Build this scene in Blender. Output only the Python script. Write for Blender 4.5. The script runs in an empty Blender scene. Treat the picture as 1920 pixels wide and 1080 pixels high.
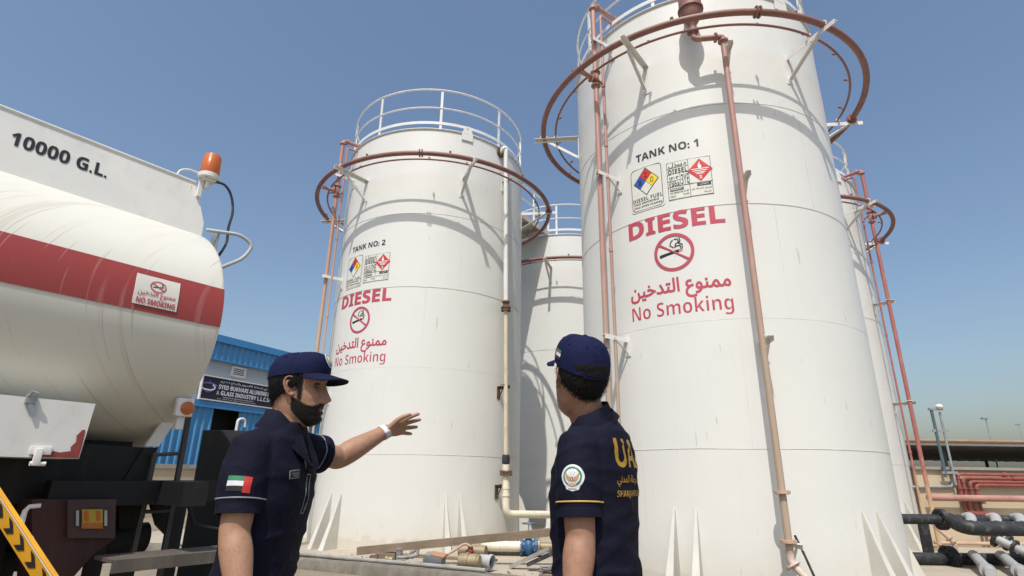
import bpy, bmesh, math, random
import numpy as np
from mathutils import Vector, Matrix, noise
from mathutils.geometry import interpolate_bezier, delaunay_2d_cdt

SC = bpy.context.scene
COL = SC.collection
R_ = math.radians
PI = math.pi
random.seed(7)
RNG = np.random.default_rng(7)

# ------------------------------------------------------------------ camera
CAM_Z = 1.37
PITCH, ROLL, FPX = 0.324235391, 0.0142159478, 1055.3
_fw = Vector((0, math.cos(PITCH), math.sin(PITCH)))
_u0 = Vector((0, -math.sin(PITCH), math.cos(PITCH)))
_r0 = Vector((1, 0, 0))
_r = _r0 * math.cos(ROLL) + _u0 * math.sin(ROLL)
_u = -_r0 * math.sin(ROLL) + _u0 * math.cos(ROLL)
cam_data = bpy.data.cameras.new('camera')
cam = bpy.data.objects.new('camera', cam_data)
COL.objects.link(cam)
M = Matrix((( _r.x, _u.x, -_fw.x, 0), (_r.y, _u.y, -_fw.y, 0), (_r.z, _u.z, -_fw.z, CAM_Z), (0, 0, 0, 1)))
cam.matrix_world = M
cam_data.sensor_width = 36
cam_data.lens = FPX / 1920 * 36
cam_data.clip_start = 0.05
cam_data.clip_end = 5000
SC.camera = cam

# ------------------------------------------------------------------ sky, sun, exposure
SUN_AZ, SUN_EL = -168.0, 58.5            # azimuth from +Y towards +X
world = bpy.data.worlds.new('World')
SC.world = world
world.use_nodes = True
wn = world.node_tree.nodes
wl = world.node_tree.links
wn.clear()
sky = wn.new('ShaderNodeTexSky')
sky.sky_type = 'NISHITA'
sky.sun_disc = False
sky.sun_elevation = R_(SUN_EL)
sky.sun_rotation = R_(SUN_AZ)
sky.altitude = 0
sky.air_density = 1.3
sky.dust_density = 3.2
sky.ozone_density = 3.2
bg = wn.new('ShaderNodeBackground')
bg.inputs['Strength'].default_value = 0.143
wo = wn.new('ShaderNodeOutputWorld')
wl.new(sky.outputs[0], bg.inputs[0])
wl.new(bg.outputs[0], wo.inputs[0])
sun_d = bpy.data.lights.new('sun', 'SUN')
sun_d.energy = 4.0
sun_d.angle = R_(0.5)
sun_d.color = (1.0, 0.965, 0.905)
sun = bpy.data.objects.new('sun', sun_d)
COL.objects.link(sun)
_sd = Vector((math.sin(R_(SUN_AZ)) * math.cos(R_(SUN_EL)), math.cos(R_(SUN_AZ)) * math.cos(R_(SUN_EL)), math.sin(R_(SUN_EL))))
sun.rotation_euler = _sd.to_track_quat('Z', 'Y').to_euler()
sun.location = _sd * 60
SC.view_settings.view_transform = 'Standard'
SC.view_settings.look = 'None'
SC.view_settings.gamma = 1
SC.view_settings.exposure = 0.0
SC.render.engine = 'CYCLES'
SC.cycles.max_bounces = 6

# ------------------------------------------------------------------ helpers
def at(px, py, Y):
    """world point on the sight line of photo pixel (px, py) at forward distance Y"""
    d = _r * ((px - 960) / FPX) + _u * ((540 - py) / FPX) + _fw
    p = d * (Y / d.y)
    return Vector((p.x, p.y, p.z + CAM_Z))

def rgb(h):
    """sRGB 0-255 tuple -> linear"""
    return tuple(((c / 255) / 12.92 if c / 255 <= .04045 else ((c / 255 + .055) / 1.055) ** 2.4) for c in h)

class NT:
    def __init__(s, name):
        s.m = bpy.data.materials.new(name)
        s.m.use_nodes = True
        s.n = s.m.node_tree.nodes
        s.l = s.m.node_tree.links
        s.b = s.n['Principled BSDF']
    def node(s, t, **kw):
        x = s.n.new(t)
        for k, v in kw.items():
            setattr(x, k, v)
        return x
    def link(s, a, b):
        s.l.new(a, b)
    def coord(s, scale=(1, 1, 1)):
        tc = s.node('ShaderNodeTexCoord')
        mp = s.node('ShaderNodeMapping')
        mp.inputs['Scale'].default_value = scale
        s.link(tc.outputs['Object'], mp.inputs['Vector'])
        return mp.outputs[0]
    def noise(s, vec, scale, detail=4, rough=.55):
        x = s.node('ShaderNodeTexNoise')
        x.inputs['Scale'].default_value = scale
        x.inputs['Detail'].default_value = detail
        x.inputs['Roughness'].default_value = rough
        s.link(vec, x.inputs['Vector'])
        return x.outputs['Fac']
    def ramp(s, fac, stops):
        x = s.node('ShaderNodeValToRGB')
        e = x.color_ramp.elements
        while len(e) < len(stops):
            e.new(.5)
        for el, (p, c) in zip(e, stops):
            el.position = p
            el.color = (c, c, c, 1) if not hasattr(c, '__len__') else (*c, 1)
        s.link(fac, x.inputs[0])
        return x.outputs[0]
    def mix(s, fac, a, b, mode='MIX'):
        x = s.node('ShaderNodeMix', data_type='RGBA', blend_type=mode)
        for i, v in ((0, fac), (6, a), (7, b)):
            if hasattr(v, 'is_output'):
                s.link(v, x.inputs[i])
            elif i == 0:
                x.inputs[0].default_value = v
            else:
                x.inputs[i].default_value = (*v, 1)
        return x.outputs[2]
    def bump(s, h, strength, dist=.01):
        x = s.node('ShaderNodeBump')
        x.inputs['Strength'].default_value = strength
        x.inputs['Distance'].default_value = dist
        s.link(h, x.inputs['Height'])
        s.link(x.outputs[0], s.b.inputs['Normal'])

def paint(name, col, rough=.45, var=.12, vscale=3, dirt=None, dirt_amt=.0, dscale=(6, 6, .8), metal=0, bump=.0, bscale=60, spec=.4, stretch=(1, 1, 1)):
    """painted or plain surface: colour drifts by VAR, DIRT streaks on top where the noise is high"""
    t = NT(name)
    v = t.coord(stretch)
    f = t.noise(v, vscale, 5)
    a = tuple(c * (1 - var) for c in col)
    b = tuple(min(c * (1 + var * .6), .92) for c in col)
    c = t.mix(t.ramp(f, [(.3, 0), (.7, 1)]), a, b)
    if dirt is not None:
        v2 = t.coord(dscale)
        g = t.noise(v2, 2.2, 8, .65)
        c = t.mix(t.ramp(g, [(.52, 0), (.52 + .28, dirt_amt)]), c, dirt)
    t.link(c, t.b.inputs['Base Color'])
    r = t.ramp(f, [(.2, max(rough - .08, .02)), (.8, min(rough + .1, 1))])
    t.link(r, t.b.inputs['Roughness'])
    t.b.inputs['Metallic'].default_value = metal
    t.b.inputs['Specular IOR Level'].default_value = spec
    if bump:
        t.bump(t.noise(v, bscale, 4), bump)
    return t.m

def tank_paint(name, col):
    t = NT(name)
    v = t.coord()
    soft = t.noise(v, .8, 4)
    c = t.mix(t.ramp(soft, [(.3, 0), (.7, 1)]), tuple(k * .955 for k in col), col)
    # faint vertical runs
    s1 = t.noise(t.coord((9, 9, .35)), 1.6, 8, .6)
    c = t.mix(t.ramp(s1, [(.58, 0), (.8, .16)]), c, (.55, .53, .48))
    # short dark scratches and rust weeps
    s2 = t.noise(t.coord((16, 16, 1.5)), 1.5, 3, .5)
    c = t.mix(t.ramp(s2, [(.715, 0), (.745, .5)]), c, (.30, .27, .23))
    s3 = t.noise(t.coord((14, 14, .9)), 1.1, 4, .6)
    c = t.mix(t.ramp(s3, [(.70, 0), (.76, .42)]), c, (.42, .23, .12))
    # dusty foot
    tc = t.node('ShaderNodeTexCoord')
    sx = t.node('ShaderNodeSeparateXYZ')
    t.link(tc.outputs['Object'], sx.inputs[0])
    nz = t.noise(v, 5, 5)
    ad = t.node('ShaderNodeMath', operation='MULTIPLY_ADD')
    t.link(nz, ad.inputs[0]); ad.inputs[1].default_value = -.35
    t.link(sx.outputs[2], ad.inputs[2])
    c = t.mix(t.ramp(ad.outputs[0], [(0.0, .5), (.03, .22), (.45, 0)]), c, (.50, .42, .30))
    t.link(c, t.b.inputs['Base Color'])
    t.b.inputs['Roughness'].default_value = .42
    t.b.inputs['Specular IOR Level'].default_value = .35
    t.bump(t.noise(t.coord((1, 1, .6)), 1.3, 3), .25, .05)
    return t.m

def tag(o, label, cat, group=None, kind=None):
    if label: o['label'] = label
    if cat: o['category'] = cat
    if group: o['group'] = group
    if kind: o['kind'] = kind
    return o

def empty(name, loc, label=None, cat=None, group=None):
    o = bpy.data.objects.new(name, None)
    o.empty_display_size = .2
    o.location = loc
    COL.objects.link(o)
    bpy.context.view_layer.update()
    return tag(o, label, cat, group)

def wloc(o):
    p = Vector((0, 0, 0))
    while o is not None:
        p += o.location
        o = o.parent
    return p

def link_mesh(name, verts, faces, mats, parent=None, fmat=None, smooth=35, loc=None):
    """one mesh object; verts in world space, moved into the space of its (unrotated) parent"""
    me = bpy.data.meshes.new(name)
    verts = np.asarray(verts, float).reshape(-1, 3)
    off = np.array(wloc(parent)) if parent is not None else np.zeros(3)
    if loc is not None:
        off = off + np.array(loc) - (np.array(wloc(parent)) if parent is not None else 0)
    me.from_pydata((verts - off).tolist(), [], [list(map(int, f)) for f in faces])
    for m in (mats if isinstance(mats, (list, tuple)) else [mats]):
        me.materials.append(m)
    if fmat is not None:
        me.polygons.foreach_set('material_index', np.asarray(fmat, np.int32))
    me.validate(clean_customdata=False)
    bm = bmesh.new(); bm.from_mesh(me)
    bmesh.ops.recalc_face_normals(bm, faces=bm.faces)
    bm.to_mesh(me); bm.free()
    if smooth:
        me.polygons.foreach_set('use_smooth', [True] * len(me.polygons))
        me.set_sharp_from_angle(angle=R_(smooth))
    o = bpy.data.objects.new(name, me)
    COL.objects.link(o)
    if parent is not None:
        o.parent = parent
    if loc is not None:
        o.location = Vector(loc) - (wloc(parent) if parent is not None else Vector((0, 0, 0)))
    return o

def frame(d):
    d = Vector(d).normalized()
    a = Vector((0, 0, 1)) if abs(d.z) < .95 else Vector((1, 0, 0))
    x = d.cross(a).normalized()
    return x, x.cross(d).normalized() * -1, d

class MB:
    """collects shapes that end up as ONE mesh object"""
    def __init__(s):
        s.v, s.f, s.mi, s.cur = [], [], [], 0
    def add(s, vs, fs):
        k = len(s.v)
        s.v += [tuple(v) for v in vs]
        s.f += [tuple(i + k for i in f) for f in fs]
        s.mi += [s.cur] * len(fs)
        return s
    def box(s, c, size, ax=None, bev=0):
        """ax: three axis vectors"""
        ax = ax or (Vector((1, 0, 0)), Vector((0, 1, 0)), Vector((0, 0, 1)))
        c = Vector(c)
        hx, hy, hz = [k / 2 for k in size]
        if bev <= 0:
            vs = [c + ax[0] * (i * hx) + ax[1] * (j * hy) + ax[2] * (k * hz) for i in (-1, 1) for j in (-1, 1) for k in (-1, 1)]
            return s.add(vs, [(0, 1, 3, 2), (4, 6, 7, 5), (0, 4, 5, 1), (2, 3, 7, 6), (0, 2, 6, 4), (1, 5, 7, 3)])
        bm = bmesh.new()
        bmesh.ops.create_cube(bm, size=1)
        for v in bm.verts:
            v.co = Vector((v.co.x * hx * 2, v.co.y * hy * 2, v.co.z * hz * 2))
        bmesh.ops.bevel(bm, geom=list(bm.edges), offset=min(bev, hx * .9, hy * .9, hz * .9), segments=2, affect='EDGES', profile=.6)
        bm.verts.index_update()
        s.add([c + ax[0] * v.co.x + ax[1] * v.co.y + ax[2] * v.co.z for v in bm.verts], [[v.index for v in f.verts] for f in bm.faces])
        bm.free()
        return s
    def cyl(s, p0, p1, r0, r1=None, n=16, cap=True):
        p0, p1 = Vector(p0), Vector(p1)
        return s.loft([(p0, r0), (p1, r0 if r1 is None else r1)], n, cap)
    def loft(s, st, n=16, cap=True):
        """st: (point, radius) along a straight or gently bent line"""
        rings = []
        P = [Vector(p) for p, _ in st]
        x0 = None
        for i, (p, r) in enumerate(st):
            d = P[min(i + 1, len(P) - 1)] - P[max(i - 1, 0)]
            if d.length < 1e-9: d = P[-1] - P[0]
            d.normalize()
            if x0 is None:
                x, y, _ = frame(d)
            else:
                x = (x0 - d * x0.dot(d)).normalized(); y = d.cross(x)
            x0 = x
            rings.append([P[i] + (x * math.cos(2 * PI * k / n) + y * math.sin(2 * PI * k / n)) * r for k in range(n)])
        return s.rings(rings, cap)
    def rings(s, rings, cap=True, closed=False):
        n = len(rings[0]); vs = [v for r in rings for v in r]; fs = []
        m = len(rings)
        for i in range(m if closed else m - 1):
            a, b = i * n, ((i + 1) % m) * n
            for k in range(n):
                fs.append((a + k, a + (k + 1) % n, b + (k + 1) % n, b + k))
        if cap and not closed:
            fs.append(tuple(range(n - 1, -1, -1))); fs.append(tuple(range((m - 1) * n, m * n)))
        return s.add(vs, fs)
    def tube(s, pts, r, n=10, closed=False, cap=True):
        P = [Vector(p) for p in pts]; m = len(P)
        rr = r if hasattr(r, '__len__') else [r] * m
        rings = []; x0 = None
        for i in range(m):
            if closed: d = P[(i + 1) % m] - P[i - 1]
            else: d = P[min(i + 1, m - 1)] - P[max(i - 1, 0)]
            d.normalize()
            if x0 is None: x, y, _ = frame(d)
            else:
                x = x0 - d * x0.dot(d)
                x.normalize(); y = d.cross(x)
            x0 = x
            rings.append([P[i] + (x * math.cos(2 * PI * k / n) + y * math.sin(2 * PI * k / n)) * rr[i] for k in range(n)])
        return s.rings(rings, cap, closed)
    def pipe(s, pts, r, n=12, bend=None, cap=True):
        """polyline pipe with rounded elbows"""
        bend = bend or r * 3
        P = [Vector(p) for p in pts]; out = [P[0]]
        for i in range(1, len(P) - 1):
            a, b, c = P[i - 1], P[i], P[i + 1]
            k = min(bend, (a - b).length * .45, (c - b).length * .45)
            p, q = b + (a - b).normalized() * k, b + (c - b).normalized() * k
            for t in np.linspace(0, 1, 7):
                out.append(p * (1 - t) ** 2 + b * 2 * t * (1 - t) + q * t * t)
        out.append(P[-1])
        return s.tube(out, r, n, cap=cap)
    def flange(s, c, d, r, th, bolts=8, n=20):
        c = Vector(c); x, y, d = frame(d)
        s.cyl(c - d * th / 2, c + d * th / 2, r, n=n)
        for k in range(bolts):
            a = 2 * PI * (k + .5) / bolts
            p = c + (x * math.cos(a) + y * math.sin(a)) * r * .8
            s.cyl(p - d * (th / 2 + r * .1), p + d * (th / 2 + r * .1), r * .1, n=6)
        return s
    def lathe(s, c, prof, n=24, d=(0, 0, 1)):
        """prof: (distance along d, radius)"""
        c = Vector(c); x, y, d = frame(d)
        return s.rings([[c + d * h + (x * math.cos(2 * PI * k / n) + y * math.sin(2 * PI * k / n)) * max(r, 1e-4) for k in range(n)] for h, r in prof])
    def prism(s, poly, ex):
        """poly: 3-D points of one flat outline; ex: extrusion vector"""
        P = [Vector(p) for p in poly]; ex = Vector(ex); n = len(P)
        return s.add(P + [p + ex for p in P], [tuple(range(n - 1, -1, -1)), tuple(range(n, 2 * n))] + [(i, (i + 1) % n, (i + 1) % n + n, i + n) for i in range(n)])
    def sphere(s, c, r, n=12, sc=(1, 1, 1), ax=None):
        c = Vector(c); ax = ax or (Vector((1, 0, 0)), Vector((0, 1, 0)), Vector((0, 0, 1)))
        rings = []
        for i in range(n + 1):
            t = PI * i / n
            rings.append([c + ax[0] * (r * sc[0] * max(math.sin(t), 1e-3) * math.cos(2 * PI * k / (2 * n))) + ax[1] * (r * sc[1] * max(math.sin(t), 1e-3) * math.sin(2 * PI * k / (2 * n))) + ax[2] * (-r * sc[2] * math.cos(t)) for k in range(2 * n)])
        return s.rings(rings)
    def build(s, name, mat, parent=None, smooth=35, loc=None, label=None):
        o = link_mesh(name, s.v, s.f, mat, parent, s.mi if isinstance(mat, (list, tuple)) else None, smooth, loc)
        if label: o['label'] = label
        return o

def spline(P, sub=6):
    P = [Vector(p) for p in P]; m = len(P); out = []
    for i in range(m - 1):
        a, b, c, d = P[max(i - 1, 0)], P[i], P[i + 1], P[min(i + 2, m - 1)]
        for t in np.linspace(0, 1, sub, endpoint=False):
            out.append((b * 2 + (c - a) * t + (a * 2 - b * 5 + c * 4 - d) * t * t + (b * 3 - a - c * 3 + d) * t ** 3) * .5)
    return out + [P[-1]]

def copy_tree(o, parent=None):
    c = o.copy()
    COL.objects.link(c)
    if parent is not None:
        c.parent = parent
    for ch in list(o.children):
        copy_tree(ch, c)
    return c

# ------------------------------------------------------------------ lettering: outlines of the built-in font, filled as triangles
BOLD = {}
for _i in range(26):
    BOLD[chr(65 + _i)] = chr(0x1D5D4 + _i); BOLD[chr(97 + _i)] = chr(0x1D5EE + _i)
for _i in range(10):
    BOLD[chr(48 + _i)] = chr(0x1D7EC + _i)

def glyph_loops(s, bold=True, fat=0.0, res=5):
    if bold: s = ''.join(BOLD.get(c, c) for c in s)
    cu = bpy.data.curves.new('lettering', 'FONT'); cu.body = s; cu.size = 1
    o = bpy.data.objects.new('lettering', cu); COL.objects.link(o)
    bpy.context.view_layer.update()
    dg = bpy.context.evaluated_depsgraph_get()
    ev = o.evaluated_get(dg)
    c = ev.to_curve(dg)
    loops = []
    for sp in c.splines:
        pts = []
        if sp.type == 'BEZIER':
            b = sp.bezier_points; n = len(b)
            for i in range(n):
                p, q = b[i], b[(i + 1) % n]
                ch = q.co - p.co
                straight = (p.handle_right - p.co).cross(ch).length < 1e-6 and (q.handle_left - q.co).cross(ch).length < 1e-6
                seg = [p.co, q.co] if straight else interpolate_bezier(p.co, p.handle_right, q.handle_left, q.co, res)
                pts += [(v[0], v[1]) for v in seg[:-1]]
        else:
            pts = [(p.co[0], p.co[1]) for p in sp.points]
        a = np.array(pts)
        if len(a) < 3: continue
        keep = np.hypot(*(a - np.roll(a, 1, 0)).T) > 1e-5
        a = a[keep]
        if len(a) < 3: continue
        sz = a.max(0) - a.min(0)
        if bold and sz.max() < .16 and len(s) > 2: a = a.mean(0) + (a - a.mean(0)) * 1.45
        if fat:
            e = np.roll(a, -1, 0) - a
            e /= np.hypot(e[:, 0], e[:, 1])[:, None] + 1e-9
            nn = np.stack([e[:, 1], -e[:, 0]], -1)
            m = nn + np.roll(nn, 1, 0)
            m /= (np.hypot(m[:, 0], m[:, 1])[:, None] + 1e-6)
            dt = np.clip((m * nn).sum(1), .5, 1)[:, None]
            a = a + SGN * m * fat / dt
        loops.append(a)
    ev.to_curve_clear()
    bpy.data.objects.remove(o); bpy.data.curves.remove(cu)
    return loops
SGN = 1.0
_l = glyph_loops('I', True)[0]
if np.sum(_l[:, 0] * np.roll(_l[:, 1], -1) - np.roll(_l[:, 0], -1) * _l[:, 1]) < 0:
    SGN = -1.0

def fit_loops(loops, box, keep=False):
    """scale loops into box (x0, y0, x1, y1)"""
    A = np.concatenate(loops); lo, hi = A.min(0), A.max(0)
    x0, y0, x1, y1 = box
    sx, sy = (x1 - x0) / (hi[0] - lo[0]), (y1 - y0) / (hi[1] - lo[1])
    if keep: sx = sy = min(sx, sy)
    return [np.stack([x0 + (l[:, 0] - lo[0]) * sx, y0 + (l[:, 1] - lo[1]) * sy], -1) for l in loops]

def circle_loop(cx, cy, r, n=40, cw=False):
    a = np.linspace(0, 2 * PI, n, endpoint=False)
    if cw: a = a[::-1]
    return np.stack([cx + r * np.cos(a), cy + r * np.sin(a)], -1)

def rect_loop(x0, y0, x1, y1, cw=False):
    l = np.array([(x0, y0), (x1, y0), (x1, y1), (x0, y1)], float)
    return l[::-1] if cw else l

def round_rect(x0, y0, x1, y1, r, cw=False, n=5):
    P = []
    for cx, cy, a0 in ((x1 - r, y0 + r, -90), (x1 - r, y1 - r, 0), (x0 + r, y1 - r, 90), (x0 + r, y0 + r, 180)):
        for a in np.linspace(a0, a0 + 90, n):
            P.append((cx + r * math.cos(R_(a)), cy + r * math.sin(R_(a))))
    P = np.array(P)
    return P[::-1] if cw else P

def stroke_loops(pts, w):
    """a polyline as overlapping quads and round joints"""
    pts = np.array(pts, float); out = []
    for a, b in zip(pts[:-1], pts[1:]):
        d = (b - a) / (np.hypot(*(b - a)) + 1e-9); n = np.array([-d[1], d[0]]) * w / 2
        out.append(np.array([a - n, b - n, b + n, a + n]))
    for p in pts:
        out.append(circle_loop(p[0], p[1], w / 2, 8))
    return out

def fill(loops, grid=0):
    """triangulate with the non-zero rule; GRID adds inner points so the fill can bend round a drum"""
    verts, edges = [], []
    for l in loops:
        k = len(verts); n = len(l)
        verts += [Vector((float(p[0]), float(p[1]))) for p in l]
        edges += [(k + i, k + (i + 1) % n) for i in range(n)]
    A = np.concatenate(loops)
    if grid:
        lo, hi = A.min(0), A.max(0)
        nx, ny = max(int((hi[0] - lo[0]) / grid), 1), max(int((hi[1] - lo[1]) / grid), 1)
        for i in range(nx + 1):
            for j in range(ny + 1):
                verts.append(Vector((lo[0] + (hi[0] - lo[0]) * (i + .013) / (nx + .03), lo[1] + (hi[1] - lo[1]) * (j + .017) / (ny + .03))))
    v, e, f, *_ = delaunay_2d_cdt(verts, edges, [], 0, 1e-7)
    P = np.array([tuple(q) for q in v])
    T = np.array([list(t) for t in f])
    cen = P[T].mean(1)
    wind = np.zeros(len(T), int)
    for l in loops:
        a, b = l, np.roll(l, -1, 0)
        lo, hi = l.min(0), l.max(0)
        idx = np.where((cen[:, 0] >= lo[0]) & (cen[:, 0] <= hi[0]) & (cen[:, 1] >= lo[1]) & (cen[:, 1] <= hi[1]))[0]
        if not len(idx): continue
        c = cen[idx]
        up = (a[None, :, 1] <= c[:, None, 1]) & (b[None, :, 1] > c[:, None, 1])
        dn = (a[None, :, 1] > c[:, None, 1]) & (b[None, :, 1] <= c[:, None, 1])
        cr = (b[None, :, 0] - a[None, :, 0]) * (c[:, None, 1] - a[None, :, 1]) - (b[None, :, 1] - a[None, :, 1]) * (c[:, None, 0] - a[None, :, 0])
        wind[idx] += (up & (cr > 0)).sum(1) - (dn & (cr < 0)).sum(1)
    T = T[wind != 0]
    used = np.unique(T)
    rm = -np.ones(len(P), int); rm[used] = np.arange(len(used))
    return P[used], rm[T]

def decal(name, layers, place, parent, grid=0, label=None, loc=None):
    """layers: (loops, material, lift); place(P2d, lift) -> world points. ONE mesh with a material per layer"""
    V, F, MI, mats = [], [], [], []
    for loops, m, lift in layers:
        P, T = fill(loops, grid)
        W = place(P, lift)
        k = sum(len(v) for v in V)
        V.append(W); F += [tuple(int(i) + k for i in t) for t in T]
        if m not in mats: mats.append(m)
        MI += [mats.index(m)] * len(T)
    o = link_mesh(name, np.concatenate(V), F, mats, parent, MI, 0, loc)
    if label: o['label'] = label
    return o

def plane_place(o, ux, uy):
    o, ux, uy = Vector(o), Vector(ux).normalized(), Vector(uy).normalized()
    nn = ux.cross(uy)
    O, X, Y, N = (np.array(q) for q in (o, ux, uy, nn))
    return lambda P, lift: O + P[:, :1] * X + P[:, 1:2] * Y + lift * N

def drum_place(X, Y, R, th0):
    """P = (arc length from th0, height)"""
    def f(P, lift):
        a = R_(th0) + P[:, 0] / R
        return np.stack([X + (R + lift) * np.cos(a), Y + (R + lift) * np.sin(a), P[:, 1]], -1)
    return f
AR = lambda *w: ' '.join(w)[::-1]        # Arabic presentation forms, laid out left to right
AR_NO_SMOKING = AR('\uFEE3\uFEE4\uFEE8\uFEEE\uFEC9', '\uFE8D\uFEDF\uFE98\uFEAA\uFEA7\uFEF4\uFEE6')

# ------------------------------------------------------------------ materials
M_ = {}
M_['tank'] = tank_paint('tank white paint', (.69, .685, .64))
M_['white'] = paint('white painted steel', (.70, .69, .655), .45, .08, 4, (.45, .36, .26), .35, (8, 8, 2))
M_['cream'] = paint('cream pipe paint', (.72, .66, .52), .45, .1, 3, (.30, .17, .08), .55, (6, 6, 1.2))
M_['pink'] = paint('faded red pipe paint', (.39, .205, .17), .5, .18, 2.5, (.50, .36, .26), .6, (3, 3, 1.5), bump=.1)
M_['ringred'] = paint('dull red ring paint', (.255, .122, .10), .5, .2, 3, (.34, .22, .16), .45, (3, 3, 3), bump=.1)
M_['tan'] = paint('sun bleached pipe paint', (.47, .33, .24), .55, .15, 3, (.35, .18, .12), .5, (4, 4, 1.5), bump=.1)
M_['redpipe'] = paint('fire red pipe paint', (.265, .075, .058), .45, .15, 4, (.5, .28, .22), .3)
M_['blackpipe'] = paint('black pipe paint', (.024, .026, .029), .55, .3, 5, (.22, .205, .18), .6, (5, 5, 5), bump=.15)
M_['greypipe'] = paint('grey pipe paint', (.36, .37, .37), .5, .15, 4, (.25, .20, .15), .4, (5, 5, 5))
M_['galv'] = paint('galvanised steel', (.42, .44, .46), .4, .15, 8, metal=.6)
M_['rust'] = paint('rusty steel', (.14, .085, .05), .8, .35, 9, (.30, .17, .09), .7, (7, 7, 7), bump=.5)
M_['concrete'] = paint('weathered concrete', (.38, .35, .30), .9, .18, 3, (.20, .18, .15), .6, (3, 3, 6), bump=.6, bscale=25, spec=.2)
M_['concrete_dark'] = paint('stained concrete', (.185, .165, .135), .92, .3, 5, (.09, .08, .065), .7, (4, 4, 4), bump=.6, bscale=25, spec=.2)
M_['black'] = paint('black lettering', (.018, .018, .02), .5, .15, 20)
M_['letter'] = paint('faded black lettering', (.035, .035, .04), .5, .15, 20)
M_['redletter'] = paint('faded red lettering', (.48, .065, .10), .5, .14, 3)
M_['plate'] = paint('off white placard', (.66, .65, .575), .4, .05, 4)
M_['sblue'] = paint('placard blue', (.02, .10, .45), .4, .06, 9)
M_['sred'] = paint('placard red', (.55, .035, .04), .4, .06, 9)
M_['syellow'] = paint('placard yellow', (.78, .60, .03), .4, .06, 9)
M_['swhite'] = paint('placard white', (.78, .77, .72), .4, .05, 9)
# ================================================================== ground and bund
def ground_material():
    t = NT('dusty yard ground')
    v = t.coord()
    n1 = t.noise(v, .35, 6); n2 = t.noise(v, 6, 8, .65); n3 = t.noise(v, 60, 3)
    c = t.mix(t.ramp(n1, [(.3, 0), (.7, 1)]), (.285, .235, .17), (.21, .18, .135))
    c = t.mix(t.ramp(n2, [(.45, 0), (.75, .6)]), c, (.13, .115, .095))
    t.link(c, t.b.inputs['Base Color'])
    t.b.inputs['Roughness'].default_value = .95
    t.b.inputs['Specular IOR Level'].default_value = .15
    t.bump(t.mix(.4, n2, n3), .5, .03)
    return t.m
M_['ground'] = ground_material()
_s = 900
_gv, _gf = [], []
g = MB()
g.add([(-_s, -_s, 0), (_s, -_s, 0), (_s, _s, 0), (-_s, _s, 0)], [(0, 1, 2, 3)])
o = g.build('ground', M_['ground'], smooth=0); o['kind'] = 'structure'

KERB_D = Vector((.908, -.419, 0)).normalized()
KERB_N = Vector((.419, .908, 0)).normalized()        # towards the tanks
KERB_P = Vector((-.73, 8.38, 0))
def kerbp(s, t, z):
    p = KERB_P + KERB_D * s + KERB_N * t
    return Vector((p.x, p.y, z))
# bund floor behind the kerb
fl = MB()
fl.add([kerbp(-9, .2, .09), kerbp(14, .2, .09), kerbp(14, 16.5, .09), kerbp(-9, 16.5, .09)], [(0, 1, 2, 3)])
M_['floor'] = paint('bund concrete floor', (.40, .35, .275), .9, .15, 1.2, (.22, .19, .15), .75, (2.2, 2.2, 2.2), bump=.4, bscale=30, spec=.2)
o = fl.build('bund_floor', M_['floor'], smooth=0); o['kind'] = 'structure'
# kerb: a long low concrete wall with a broken edge
kb = MB()
secs = []
N = 240
for i in range(N + 1):
    s = -9 + 23 * i / N
    j = [noise.noise(Vector((s * 2.3, k * 7.1, 1.3))) * .012 + noise.noise(Vector((s * 9, k * 3.3, 4))) * .007 for k in range(6)]
    prof = [(-.02 + j[0], -.05), (-.01 + j[1], .125 + j[1]), (.02 + j[2], .15 + j[2] * .6), (.18 + j[3], .152 + j[3] * .6), (.215, .12 + j[4]), (.22, -.05)]
    secs.append([kerbp(s, a, b) for a, b in prof])
kb.rings(secs)
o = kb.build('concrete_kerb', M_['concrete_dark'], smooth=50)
tag(o, 'low weathered concrete kerb wall running in front of the white tanks', 'kerb')

# ================================================================== storage tanks
TR = 2.1654
T_BASE = .09
SEAMS = [1.74, 3.37, 5.03, 6.68]
RIM = 8.79
RING_Z, RING_R, SPRAY_R = 7.72, 2.845, 2.6075
def tank_root(X, Y, label):
    return empty('storage_tank', (X, Y, T_BASE), label, 'storage tank', 'white diesel storage tanks in the bund')
TANKS = {1: (3.405, 9.2), 2: (-1.991, 13.142), 3: (1.862, 18.805), 4: (7.323, 14.684)}
T1 = tank_root(*TANKS[1], 'tall white tank lettered TANK NO: 1 with pink pipes down its front')
def pol(k, th, r, z):
    X, Y = TANKS[k]
    return Vector((X + r * math.cos(R_(th)), Y + r * math.sin(R_(th)), z))
def circ_pts(X, Y, r, z, n=96):
    return [Vector((X + r * math.cos(2 * PI * i / n), Y + r * math.sin(2 * PI * i / n), z)) for i in range(n)]

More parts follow.
